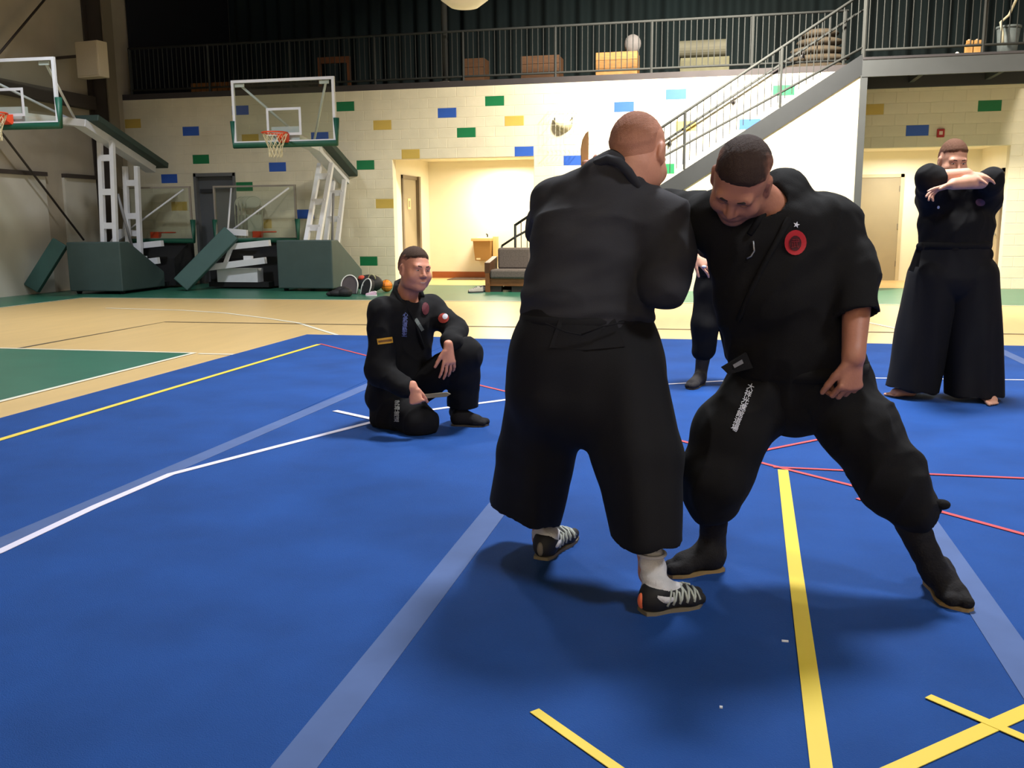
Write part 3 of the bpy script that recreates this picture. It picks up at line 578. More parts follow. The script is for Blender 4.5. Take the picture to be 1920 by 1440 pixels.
def goal(loc, rz, label, W, H, by, bz, fl_, rl, bm0, bm1, bw=0.6):
    t = thing('basketball_goal', (loc[0], loc[1], 0), label, 'basketball goal', 'portable basketball goals', rz=rz)
    MB().prism([(-bw, 0, 0.06), (-bw, 0, 1.0), (-bw, 0.32, 1.0), (-bw, 1.55, 0.36), (-bw, 1.55, 0.06)], (2 * bw, 0, 0)).build('base', m_pad, t, bevel=0.02)
    for sx in (-1, 1):
        for y in (0.15, 1.4): MB().lathe([(0, -0.03), (0.05, -0.03), (0.05, 0.03), (0, 0.03)], (sx * (bw - 0.1), y, 0.05), 12, Matrix.Rotation(math.pi / 2, 3, 'Y')).build('caster', m_blk, t)
    def ladder(a, b, hw, n):
        l = MB()
        for s in (-1, 1): l.bar((s * hw, a[0], a[1]), (s * hw, b[0], b[1]), 0.085, 0.085, (0, 1, 0))
        lo = l.build('mast', m_wst, t)
        for i in range(n):
            u = (i + 0.5) / n; y = a[0] + (b[0] - a[0]) * u; z = a[1] + (b[1] - a[1]) * u
            MB().bar((-hw, y, z), (hw, y, z), 0.08, 0.12).build('rung', m_wst, lo)
    ladder(fl_[0], fl_[1], 0.13, 3); ladder(rl[0], rl[1], 0.13, 3)
    MB().bar((0, bm0[0], bm0[1]), (0, bm1[0], bm1[1]), 0.22, 0.14).build('boom', m_wst, t)
    d = Vector((0, bm1[0] - bm0[0], bm1[1] - bm0[1])); nrm = Vector((0, -d.z, d.y)).normalized(); A = Vector((0.05, bm0[0], bm0[1])) + nrm * 0.13 + d * 0.03; B = Vector((0.05, bm1[0], bm1[1])) + nrm * 0.13 + d * 0.06
    MB().bar(A, B, 0.52, 0.12).build('boom_pad', m_boom, t, bevel=0.015)
    MB().bar((0.0, bm0[0], bm0[1]), (0.0, by + 0.12, bz + 0.16), 0.20, 0.13).build('arm', m_wst, t)
    MB().b2((-0.28, by + 0.04, bz + 0.05), (0.28, by + 0.12, bz + 0.30)).build('mounting_plate', m_wst, t)
    for s in (-1, 1):
        MB().tube([(0.0, bm0[0] - 0.1, bm0[1] - 0.0), (s * (W / 2 - 0.18), by + 0.03, bz + H - 0.10)], 0.024, 8).build('strut', m_wst, t, True)
        MB().b2((s * (W / 2 - 0.18) - 0.12, by + 0.01, bz + H - 0.12), (s * (W / 2 - 0.18) + 0.06, by + 0.04, bz + H - 0.06)).build('strut_foot', m_wst, t)
    MB().tube([(0.1, rl[0][0] - 0.1, rl[0][1] + 0.05), (0.1, fl_[1][0] + 0.1, fl_[0][1] + 0.95)], 0.028, 8).build('gas_spring', mat('spring_grey', (130, 130, 134), 0.35), t, True)
    board(t, (0, by, bz), W, H, m_wst)
    return t
goal((-7.94, 17.07), 0.0, 'upright white basketball goal left of the bright doorway, whole backboard in view', 2.04, 1.15, -0.6, 2.79, ((0.41, 0.98), (1.22, 2.52)), ((1.22, 0.6), (1.87, 2.22)), (0.72, 2.80), (2.5, 2.10), 0.58)
goal((-11.75, 15.9), math.radians(3), 'upright white basketball goal at the left edge, its backboard cut by the frame', 1.86, 1.06, -2.02, 2.97, ((0.57, 0.98), (0.71, 2.94)), ((1.4, 0.5), (1.52, 2.5)), (-0.07, 3.2), (2.28, 2.48), 0.56)
# lowered goals, folded, backboards facing the wall
m_fgr = mat('frame_grey', (150, 142, 134), 0.4)
def folded(loc, label, ramp=((0.0, -0.02, 1.14), (-0.85, -0.62, 0.12)), rw=0.36):
    t = thing('folded_basketball_goal', (loc[0], loc[1], 0), label, 'basketball goal', 'folded basketball goals')
    MB().prism([(0.75, 0.35, 0.05), (0.75, 0.35, 0.62), (0.75, 0.9, 0.92), (0.75, 1.15, 0.92), (0.75, 1.15, 0.05)], (-1.6, 0, 0)).build('base', m_blk, t)
    MB().b2((-0.55, 0.1, 0.14), (0.36, 0.36, 0.42)).build('counterweight', m_wst, t); MB().b2((-0.75, 0.1, 0.04), (0.6, 0.36, 0.14)).build('skid', m_blk, t)
    MB().bar((-0.88, 0.02, 0.42), (0.60, 0.02, 0.59), 0.10, 0.13).build('lower_beam', m_wst, t); MB().bar((-0.55, 0.04, 0.83), (0.70, 0.04, 0.94), 0.10, 0.12).build('upper_beam', m_wst, t)
    MB().bar((-0.32, 0.03, 0.50), (-0.14, 0.03, 0.88), 0.06, 0.07).build('brace', m_wst, t)
    MB().b2((0.12, 0.0, 0.56), (0.30, 0.08, 0.68)).build('latch', m_wst, t)
    MB().prism([(-0.62, 0.1, 0.93), (-0.48, 0.1, 0.93), (-0.20, 0.1, 1.10), (0.16, 0.1, 1.08), (0.16, 0.1, 1.20), (-0.32, 0.1, 1.24)], (0, 0.08, 0)).build('hinge_arm', m_wst, t)
    MB().tube([(-0.2, 0.2, 1.2), (0.85, 0.72, 2.05)], 0.02, 8).build('strut', m_wst, t, True); MB().tube([(-0.3, 0.2, 1.2), (-0.46, 0.72, 2.06)], 0.02, 8).build('strut', m_wst, t, True)
    A = Vector(ramp[0]); B = Vector(ramp[1]); D = B - A
    w = Vector((0.75, 0.10, -0.55)); up_ = D.cross(w).normalized()
    MB().bar(A - Vector((0.1, 0, 0)), B - Vector((0.1, 0, 0)), rw, 0.13, up_).build('boom_pad', mat('ramp_pad', (50, 84, 82), 0.6, 0.06, 5), t, bevel=0.015)
    board(t, (0.02, 0.80, 1.0), 1.88, 1.12, m_fgr, 0.035, True, 1, False, False)
    return t
folded((-9.62, 17.55), 'folded basketball goal with a low glass backboard in front of the grey door')
folded((-11.98, 17.45), 'folded basketball goal mostly hidden behind the left upright goal', ((-0.40, -1.50, 1.0), (-0.90, -1.80, 0.12)), 0.30)
# folded chairs hanging on the wall
m_ch = mat('chair_cream', (206, 206, 186), 0.4)
for i, lb in enumerate(('pale folding chair nearest the grey door, hung on the wall', 'pale folding chair second from the grey door, hung on the wall', 'pale folding chair third from the grey door, hung on the wall', 'pale folding chair farthest from the grey door, with an oval back')):
    x = -10.30 + 0.115 * i; t = thing('folding_chair', (x, WB - 0.10 - 0.06 * i, 1.0), lb, 'chair', 'folded chairs on the wall')
    rot = 0.12; w = 0.20
    MB().tube([(-w, 0, 0)] + [(w * math.cos(math.pi - a * math.pi / 10), 0, 0.72 + 0.2 * math.sin(a * math.pi / 10)) for a in range(11)] + [(w, 0, 0)], 0.013, 6).build('frame', m_ch, t, True)
    MB().prism([(w * 0.85 * math.cos(a * math.pi / 8), -0.012, 0.78 + 0.12 * math.sin(a * math.pi / 8)) for a in range(16)], (0, 0.02, 0)).build('backrest', m_ch, t); MB().b2((-w * 0.85, 0.015, 0.15), (w * 0.85, 0.035, 0.52)).build('seat', m_ch, t, bevel=0.01)
    for s in (-1, 1): MB().b2((s * w - 0.015, -0.02, -0.03), (s * w + 0.015, 0.02, 0.0)).build('foot_cap', m_blk, t)
# ================================================================== GEAR ON THE FLOOR BY THE WALL
g0 = G(672, 552)
m_gb = mat('gear_black', (26, 24, 28), 0.7, 0.1, 10, 0.3, 30); m_gg = mat('gear_grey', (74, 66, 70), 0.8, 0.08, 8); m_pipe = mat('piping_white', (224, 224, 224), 0.5)
def shield(px, py, w, h, label, lean, rz, m):
    g = G(px, py); t = thing('kick_shield', (g[0], g[1], 0.004), label, 'pad', rz=rz)
    sh = [(w * math.cos(a * math.pi / 12), 0, h * (0.5 - 0.5 * 1.0) + h * (0.45 + 0.55 * math.sin(a * math.pi / 12))) for a in range(-1, 14)]
    poly = [(-w * 0.9, 0, 0.0)] + [(w * -math.cos(a * math.pi / 12), lean * (0.45 + 0.55 * math.sin(a * math.pi / 12)) * h, h * (0.45 + 0.55 * math.sin(a * math.pi / 12))) for a in range(13)] + [(w * 0.9, 0, 0.0)]
    MB().prism(poly, (0, 0.09, 0)).build('pad', m, t, bevel=0.02)
    MB().tube([(p[0] * 1.0, p[1] - 0.005, p[2] + 0.012) for p in poly], 0.011, 6).build('piping', m_pipe, t, True)
    MB().b2((-w * 0.4, 0.09, h * 0.4), (w * 0.4, 0.12, h * 0.46)).build('handle', m_gb, t)
shield(655, 552, 0.16, 0.34, 'grey rounded kick shield with white piping, left in the gear heap', 0.25, 0.1, m_gg)
shield(684, 553, 0.13, 0.28, 'narrow black kick shield with white piping in the middle of the gear heap', 0.35, -0.5, m_gb)
g = G(690, 549); t = thing('gear_bag', (g[0], g[1] + 0.1, 0.004), 'black gear bag with a red patch and white marks beside the wall pads', 'bag')
MB().ell((0, 0, 0.17), (0.27, 0.18, 0.17), 20, 12).build('body', m_gb, t, True); MB().ell((-0.12, -0.10, 0.28), (0.07, 0.06, 0.05), 12, 8).build('patch', mat('gear_red', (196, 72, 52), 0.7), t, True)
MB().tube([(0.10 + 0.07 * math.cos(a * 0.5), -0.13, 0.26 + 0.09 * math.sin(a * 0.5)) for a in range(9)], 0.012, 6).build('handle', mat('strap_tan', (170, 166, 130), 0.7), t, True)
for s, nm in ((-1, 0), (1, 0)):
    MB().tube([(0.03 + s * 0.06, -0.175, 0.10), (0.03 + s * 0.09, -0.17, 0.13), (0.03 + s * 0.11, -0.16, 0.17)], [0.008, 0.018, 0.008], 8).build('white_mark', m_pipe, t, True)
MB().tube([(-0.2, -0.1, 0.25), (-0.3, -0.05, 0.2), (-0.33, 0, 0.08)], 0.015, 6).build('strap', m_gb, t, True)
g = G(709, 548); t = thing('orange_ball', (g[0] + 0.14, g[1] + 0.1, 0.12), 'small orange ball at the right of the gear heap', 'ball')
MB().ell((0, 0, 0.0), (0.116, 0.116, 0.116)).build('shell', mat('ball_orange', (232, 132, 30), 0.5), t, True)
for r in range(3): MB().tube([Vector((0.117 * math.cos(a * math.pi / 12), 0.117 * math.sin(a * math.pi / 12), 0)) @ Matrix.Rotation(math.pi / 2 * (r > 0), 3, 'X') @ Matrix.Rotation(math.pi / 2 * (r > 1), 3, 'Z') for a in range(24)], 0.003, 4, True).build('seam', m_blk, t)
g = G(634, 556); t = thing('cloth_heap', (g[0], g[1], 0.004), 'black clothing heap on the green floor left of the gear', 'clothing')
for i, (dx, dy, rx_, h) in enumerate(((0, 0, 0.16, 0.07), (0.16, -0.03, 0.13, 0.09), (-0.13, 0.05, 0.12, 0.05), (0.05, 0.08, 0.15, 0.1))): MB().ell((dx, dy, h * 0.8), (rx_, 0.11, h), 14, 8).build('fold', m_gb, t, True)
g = G(697, 555); sneaker((g[0], g[1], 0.004), math.radians(190), 'small pink and white shoe lying in front of the gear bag', mat('shoe_pink', (204, 168, 192), 0.6), m_pipe, 'pink_shoe', 0.7)
# ================================================================== FIGURES: implicit surfaces turned into one continuous mesh each
A3 = lambda *v: np.array(v, dtype=np.float64)
def nrm(v): v = np.asarray(v, dtype=np.float64); return v / (np.linalg.norm(v) + 1e-12)
class Sdf:
    def __init__(s): s.p = []
    def cone(s, a, b, ra, rb=None, k=0.03, op='u'):
        s.p.append(('c', op, k, np.asarray(a, float), np.asarray(b, float), ra, ra if rb is None else rb)); return s
    def ec(s, a, b, A, B, side, k=0.03, op='u', flat=0, fn=None):
        a = np.asarray(a, float); b = np.asarray(b, float); ax = nrm(b - a); sd = nrm(np.asarray(side, float) - ax * np.dot(side, ax)); nn = np.cross(ax, sd)
        s.p.append(('e', op, k, a, b, A, B, ax, sd, nn, flat, ax if fn is None else nrm(fn))); return s
    def ell(s, c, R, r, k=0.02, op='u'):
        s.p.append(('o', op, k, np.asarray(c, float), np.asarray(R, float), r)); return s
    def plane(s, p, n): s.p.append(('p', 'i', 0, np.asarray(p, float), nrm(n))); return s
    @staticmethod
    def d(pr, P):
        if pr[0] == 'c':
            a, b, ra, rb = pr[3:7]; ba = b - a; pa = P - a; t = np.clip(pa @ ba / (ba @ ba + 1e-12), 0, 1)
            return np.linalg.norm(pa - t[:, None] * ba, axis=1) - (ra + (rb - ra) * t)
        if pr[0] == 'e':
            a, b, A, B, ax, sd, nn, flat, fn = pr[3:12]; L = np.linalg.norm(b - a); pa = P - a; tu = pa @ ax / L; t = np.clip(tu, 0, 1)
            v = pa - (t * L)[:, None] * ax; w = A[0] + (B[0] - A[0]) * t; dd = A[1] + (B[1] - A[1]) * t; m = np.minimum(w, dd)
            x = v @ sd / w; y = v @ nn / dd; z = v @ ax / m
            qq = np.sqrt(x * x + y * y + z * z) + 1e-9; g = np.sqrt((x / w) ** 2 + (y / dd) ** 2 + (z / m) ** 2) + 1e-9
            r = qq * (qq - 1) / g
            if flat: r = np.maximum(r, (P - b) @ fn)
            if flat == 2: r = np.maximum(r, -tu * L)
            return r
        if pr[0] == 'o':
            c, R, r = pr[3:6]; l = (P - c) @ R.T; r = np.asarray(r); x = l / r
            qq = np.sqrt((x * x).sum(1)) + 1e-9; g = np.sqrt(((x / r) ** 2).sum(1)) + 1e-9
            return qq * (qq - 1) / g
        if pr[0] == 'p': return (P - pr[3]) @ pr[4]
    def box(s):
        lo = A3(1e9, 1e9, 1e9); hi = -lo
        for pr in s.p:
            if pr[1] != 'u': continue
            if pr[0] == 'c': pts = [pr[3], pr[4]]; r = max(pr[5], pr[6])
            elif pr[0] == 'e': pts = [pr[3], pr[4]]; r = max(*pr[5], *pr[6])
            else: pts = [pr[3]]; r = max(pr[5])
            for p in pts: lo = np.minimum(lo, p - r); hi = np.maximum(hi, p + r)
        return lo - 0.04, hi + 0.04
    def mesh(s, h):
        B = 10; lo, hi = s.box(); nb = np.ceil((hi - lo) / (h * B)).astype(int) + 1; N = nb * B
        ci = np.stack(np.meshgrid(*[np.arange(n) for n in nb], indexing='ij'), -1).reshape(-1, 3)
        cen = lo + (ci + 0.5) * B * h - 0.5 * h; hd = B * h * 0.87
        dm = np.full(len(cen), 1e3); ds = []; sub = np.zeros(len(cen), bool)
        for pr in s.p:
            dd = Sdf.d(pr, cen); ds.append(dd)
            if pr[1] == 'u': dm = np.minimum(dm, dd)
            else: sub |= np.abs(dd) < hd + 0.05
        act = (dm < hd + 0.045) & ((dm > -(hd + 0.045)) | sub)
        V = np.where(dm < 0, -1.0, 1.0).astype(np.float32).reshape(nb)
        V = np.repeat(np.repeat(np.repeat(V, B, 0), B, 1), B, 2)
        ai = np.nonzero(act)[0]
        off = np.stack(np.meshgrid(*[np.arange(B)] * 3, indexing='ij'), -1).reshape(-1, 3)
        node = (ci[ai][:, None, :] * B + off[None]); P = lo + node * h
        acc = np.full((len(ai), B ** 3), 1.0)
        for pr, dd in zip(s.p, ds):
            k = pr[2]; near = np.nonzero(np.abs(dd[ai]) < hd + 0.06 + k)[0] if pr[1] == 'u' else np.nonzero(dd[ai] < hd + 0.06 + k)[0]
            if pr[1] == 'u':
                near = np.nonzero(dd[ai] < hd + 0.06 + k)[0]
            if pr[1] == 'i': near = np.arange(len(ai))
            if not len(near): continue
            d = Sdf.d(pr, P[near].reshape(-1, 3)).reshape(len(near), -1); a = acc[near]
            if pr[1] == 'u':
                if k > 0: hh = np.maximum(k - np.abs(a - d), 0) / k; a = np.minimum(a, d) - hh * hh * k * 0.25
                else: a = np.minimum(a, d)
            elif pr[1] == 's':
                d = -d
                if k > 0: hh = np.maximum(k - np.abs(a - d), 0) / k; a = np.maximum(a, d) + hh * hh * k * 0.25
                else: a = np.maximum(a, d)
            else: a = np.maximum(a, d)
            acc[near] = a
        V[node[..., 0], node[..., 1], node[..., 2]] = acc
        if any(pr[1] == 'i' for pr in s.p):          # inactive blocks cut away by planes
            for pr in s.p:
                if pr[1] == 'i':
                    bad = (Sdf.d(pr, cen) > hd) & ~act
                    for c in ci[bad]: V[c[0] * B:(c[0] + 1) * B, c[1] * B:(c[1] + 1) * B, c[2] * B:(c[2] + 1) * B] = 1
        I = V < 0
        cnt = np.zeros(tuple(N - 1), np.uint8)
        for i in (0, 1):
            for j in (0, 1):
                for k in (0, 1): cnt += I[i:N[0] - 1 + i, j:N[1] - 1 + j, k:N[2] - 1 + k]
        cells = np.argwhere((cnt > 0) & (cnt < 8)); cid = np.full(tuple(N - 1), -1, np.int32); cid[cells[:, 0], cells[:, 1], cells[:, 2]] = np.arange(len(cells))
        pos = np.zeros((len(cells), 3)); num = np.zeros(len(cells))
        cor = [(i, j, k) for i in (0, 1) for j in (0, 1) for k in (0, 1)]
        val = {c: V[cells[:, 0] + c[0], cells[:, 1] + c[1], cells[:, 2] + c[2]] for c in cor}
        for c in cor:
            for ax in range(3):
                if c[ax] == 0:
                    c2 = list(c); c2[ax] = 1; c2 = tuple(c2); v0 = val[c]; v1 = val[c2]; m = (v0 < 0) != (v1 < 0)
                    t = np.where(m, v0 / np.where(m, v0 - v1, 1), 0); e = np.array(c, float)[None].repeat(len(cells), 0); e[:, ax] += t
                    pos[m] += e[m]; num[m] += 1
        vs = lo + (cells + pos / num[:, None]) * h
        qs = []
        for ax in range(3):
            sl0 = [slice(None)] * 3; sl1 = [slice(None)] * 3; sl0[ax] = slice(0, -1); sl1[ax] = slice(1, None)
            e = np.argwhere(I[tuple(sl0)] != I[tuple(sl1)]); b_, c_ = [(1, 2), (2, 0), (0, 1)][ax]
            e = e[(e[:, b_] > 0) & (e[:, c_] > 0) & (e[:, b_] < N[b_] - 1) & (e[:, c_] < N[c_] - 1)]
            def cc(db, dc):
                x = e.copy(); x[:, b_] -= db; x[:, c_] -= dc; return cid[x[:, 0], x[:, 1], x[:, 2]]
            qd = np.stack([cc(1, 1), cc(0, 1), cc(0, 0), cc(1, 0)], 1)
            ins = I[e[:, 0], e[:, 1], e[:, 2]]; qd[~ins] = qd[~ins][:, ::-1]
            qs.append(qd[(qd >= 0).all(1)])
        return vs, np.concatenate(qs)
def raw_mesh(name, vs, qs):
    me = bpy.data.meshes.new(name); n = len(qs)
    me.vertices.add(len(vs)); me.vertices.foreach_set('co', vs.astype(np.float32).ravel())
    me.loops.add(4 * n); me.loops.foreach_set('vertex_index', qs.astype(np.int32).ravel())
    me.polygons.add(n); me.polygons.foreach_set('loop_start', np.arange(0, 4 * n, 4, dtype=np.int32)); me.polygons.foreach_set('loop_total', np.full(n, 4, np.int32))
    me.update(calc_edges=True); me.validate(); return me
def vnormals(vs, qs):
    a = vs[qs[:, 2]] - vs[qs[:, 0]]; b = vs[qs[:, 3]] - vs[qs[:, 1]]; fn = np.cross(a, b); n = np.zeros_like(vs)
    for i in range(4): np.add.at(n, qs[:, i], fn)
    return n / (np.linalg.norm(n, axis=1, keepdims=True) + 1e-12)
_rs = np.random.RandomState(3); _W = [(_rs.randn(3), _rs.rand() * 6.28, _rs.randn(3), _rs.rand() * 6.28) for _ in range(5)]
def wrinkle(vs, freq, stretch=(1, 1, 1), seed=0):
    P = vs * np.asarray(stretch) * freq; o = np.zeros(len(vs))
    for i, (d, ph, w, ph2) in enumerate(_W):
        d = d / np.linalg.norm(d); w = w / np.linalg.norm(w)
        o += np.sin(P @ d * (1 + 0.45 * i) + ph + seed + 1.8 * np.sin(P @ w * 0.7 + ph2 + seed * 1.7)) / (1 + 0.35 * i)
    return o / 3.0
def sculpt(name, sdf, h, m, parent, O, folds=(), smooth=0):
    vs, qs = sdf.mesh(h)
    if len(folds):
        n = vnormals(vs, qs); D = np.zeros(len(vs))
        for f in folds: D += f(vs)
        vs = vs + n * D[:, None]
    me = raw_mesh(name, vs - np.asarray(O), qs)
    return link(name, me, m, parent, True)
def W(amp, freq, st=(1, 1, 1), seed=0): return lambda v: amp * wrinkle(v, freq, st, seed)
def R(amp, freq, st=(1, 1, 1), seed=0): return lambda v: amp * ((1 - np.abs(np.clip(wrinkle(v, freq, st, seed), -1, 1))) ** 3 - 0.3)
def pleat(amp, freq, dirv, ztop, zfull):
    dv = nrm(dirv)
    return lambda v: amp * np.sin((v @ dv) * freq + 1.2 * np.sin(v[:, 2] * 3)) * np.clip((ztop - v[:, 2]) / (ztop - zfull), 0, 1)
# ------------------------------------------------------------------ anatomy
class Head:
    def __init__(s, c, f, u, sc=1.0):
        s.f = nrm(f); s.u = nrm(np.asarray(u, float) - s.f * np.dot(u, s.f)); s.r = np.cross(s.f, s.u); s.c = np.asarray(c, float); s.s = sc
        s.R = np.stack([s.r, s.f, s.u])
    def w(s, x, y, z): return s.c + (s.r * x + s.f * y + s.u * z) * s.s
    def prims(s, S, neck=None, full=1.0):
        e = lambda c, r, k=0.02, op='u', R=None: S.ell(s.w(*c), s.R if R is None else R, [v * s.s for v in r], k * s.s, op)
        f = full
        e((0, -0.016, 0.036), (0.077, 0.098, 0.086)); e((0, 0.026, -0.030), (0.064 * f, 0.066, 0.084), 0.04)
        e((0, 0.066, -0.094), (0.030, 0.024, 0.022), 0.04)
        for x in (-1, 1):
            e((x * 0.048 * f, 0.016, -0.066), (0.024, 0.034, 0.032), 0.04); e((x * 0.042 * f, 0.064, -0.030), (0.026, 0.024, 0.026), 0.03)
        S.cone(s.w(-0.040, 0.082, 0.026), s.w(0.040, 0.082, 0.026), 0.011 * s.s, k=0.025)
        for x in (-1, 1): e((x * 0.031, 0.108, 0.006), (0.018, 0.016, 0.010), 0.016, 's')
        S.cone(s.w(0, 0.090, 0.012), s.w(0, 0.110, -0.022), 0.008 * s.s, 0.012 * s.s, k=0.014)
        for x in (-1, 1): e((x * 0.013, 0.098, -0.027), (0.009, 0.011, 0.008), 0.010)
        S.cone(s.w(-0.018, 0.086, -0.058), s.w(0.018, 0.086, -0.058), 0.009 * s.s, k=0.012); e((0, 0.092, -0.055), (0.014, 0.007, 0.005), 0.008); e((0, 0.090, -0.067), (0.014, 0.008, 0.006), 0.008)
        for x in (-1, 1):
            e((x * 0.082, -0.012, -0.004), (0.010, 0.021, 0.032), 0.010); e((x * 0.093, -0.004, -0.002), (0.006, 0.010, 0.016), 0.006, 's'); e((x * 0.080, 0.000, -0.030), (0.007, 0.008, 0.010), 0.008)
        if neck is not None:
            S.cone(s.w(0, -0.024, -0.050), neck, 0.058 * s.s, 0.070, k=0.04)
    def hair(s, parent, O, hair_c, skin_c, thick=0.005, front=(0.086, 0.070), nape=(-0.10, -0.055), fade=0.05, top=0.0):
        S = Sdf(); S.ell(s.w(0, -0.016, 0.036 + top * 0.5), s.R, [v * s.s for v in (0.077, 0.098, 0.086 + top * 0.5)], 0)
        S.ell(s.w(0, -0.034, 0.0), s.R, [v * s.s for v in (0.070, 0.080, 0.078)], 0.03)
        fy, fz = front; ny, nz = nape; n_l = nrm(A3(0, -(fz - nz), fy - ny))
        S.plane(s.w(*(A3(0, fy, fz) - n_l * 0.035)), -(s.f * n_l[1] + s.u * n_l[2]))
        vs, qs = S.mesh(0.0045); n = vnormals(vs, qs)
        l = (vs - s.c) @ s.R.T / s.s; dist = (l - A3(0, fy, fz)) @ n_l
        dist = dist + 0.012 * np.clip((np.abs(l[:, 0]) - 0.045) / 0.03, 0, 1) * (l[:, 1] > 0) * np.clip(l[:, 1] / 0.03, 0, 1) * -1 + 0.003 * wrinkle(vs, 180)
        ear = np.sqrt(((l[:, 1] + 0.010) / 0.030) ** 2 + ((l[:, 2] + 0.002) / 0.040) ** 2) - 1; dist = np.where(np.abs(l[:, 0]) > 0.05, np.minimum(dist, ear * 0.03), dist)
        u = np.clip(dist / 0.030, 0, 1); u = u * u * (3 - 2 * u)
        vs = vs + n * ((-0.006 + (0.006 + thick) * u + 0.0012 * wrinkle(vs, 330) * u) * s.s)[:, None]
        me = raw_mesh('hair', vs - np.asarray(O), qs)
        fr_ = np.clip(l[:, 1] / 0.05, 0, 1); fd = np.clip((dist - 0.004 + 0.008 * wrinkle(vs, 120)) / (fade * (1 - fr_) + 0.012 * fr_), 0, 1).astype(np.float32)
        at = me.attributes.new('fade', 'FLOAT', 'POINT'); at.data.foreach_set('value', fd)
        nm = 'hair_%d_%d_%d' % tuple(hair_c)
        m = mat(nm, hair_c, 0.8, 0.0, 1, 0.4, 400, spec=0.25); nt = m.node_tree; b = nt.nodes['Principled BSDF']
        if not b.inputs['Base Color'].links:
            a = nt.nodes.new('ShaderNodeAttribute'); a.attribute_name = 'fade'; mx = nt.nodes.new('ShaderNodeMix'); mx.data_type = 'RGBA'
            mx.inputs[6].default_value = lin(skin_c) + (1,); mx.inputs[7].default_value = lin(hair_c) + (1,)
            nt.links.new(a.outputs['Fac'], mx.inputs[0]); nt.links.new(mx.outputs[2], b.inputs['Base Color'])
        return link('hair', me, m, parent, True)
    def face(s, parent, O, m_brow, smile=0.0, m_lip=None, eye=0.5, lid=None):
        for x in (-1, 1):
            R = Matrix(s.R.tolist()).transposed()
            e_ = MB().ell(s.w(x * 0.031, 0.0795, 0.006), [v * s.s for v in (0.0145, 0.012, 0.0065 * eye + 0.003)], 12, 8, R).build('eyelid' if lid else 'eye', lid or m_eye, parent, True, O)
            if not lid: MB().ell(s.w(x * 0.031, 0.0885, 0.006), [v * s.s for v in (0.006, 0.004, 0.005 * eye + 0.002)], 10, 6, R).build('iris', m_iris, e_, True, O)
            MB().tube([s.w(x * 0.014, 0.0945, 0.027), s.w(x * 0.032, 0.0935, 0.031), s.w(x * 0.050, 0.080, 0.023)], [0.0035, 0.0045, 0.003], 6).build('eyebrow', m_brow, parent, True, O)
        pts = []
        for i in range(9):
            u = -1 + i / 4; pts.append(s.w(u * (0.026 + 0.009 * smile), 0.0965 - (0.014 + 0.010 * smile) * u * u, -0.062 + smile * 0.013 * u * u))
        MB().tube(pts, [0.0015, 0.003, 0.0038, 0.0042, 0.0042, 0.0042, 0.0038, 0.003, 0.0015], 6).build('lips', m_lip or m_lips, parent, True, O)
m_eye = mat('eye_white', (196, 186, 178), 0.3); m_iris = mat('iris_dark', (40, 30, 26), 0.2); m_lips = mat('lips', (130, 66, 58), 0.5); m_teeth = mat('teeth', (214, 200, 186), 0.4)
def hand(S, w, fd, pn, curl, thumb=1, ts=(0.7, 0.6, 0.25), s=1.0, spread=0.06, k=0.004):
    fd = nrm(fd); pn = nrm(np.asarray(pn, float) - fd * np.dot(pn, fd)); lat = np.cross(fd, pn) * thumb; w = np.asarray(w, float)
    S.ec(w - fd * 0.02 * s, w + fd * 0.082 * s, (0.027 * s, 0.020 * s), (0.040 * s, 0.013 * s), lat, k=0.012)
    L = [(0.042, 0.026, 0.021), (0.046, 0.029, 0.022), (0.043, 0.027, 0.021), (0.034, 0.021, 0.019)]
    for i, o in enumerate((0.032, 0.0108, -0.0108, -0.0315)):
        p = w + (fd * (0.084 - 0.004 * abs(i - 1)) + lat * o) * s; ang = 0.0; cu = curl[i] if hasattr(curl[0], '__len__') else curl; r = 0.0096
        dirl = nrm(fd + lat * (1.5 - i) * spread)
        for j in range(3):
            ang += cu[j]; d = dirl * math.cos(ang) + pn * math.sin(ang); p2 = p + d * L[i][j] * s
            S.cone(p, p2, r * s, (r - 0.0009) * s, k=k); p = p2; r -= 0.0009
    p = w + (fd * 0.022 + lat * 0.026) * s; d = nrm(lat * ts[0] + fd * ts[1] + pn * ts[2]); r = 0.0135
    for j, l in enumerate((0.040, 0.032, 0.026)):
        p2 = p + d * l * s; S.cone(p, p2, r * s, (r - 0.0017) * s, k=0.008 if j == 0 else k); p = p2; r -= 0.0017; d = nrm(d + fd * 0.25 + pn * 0.15)
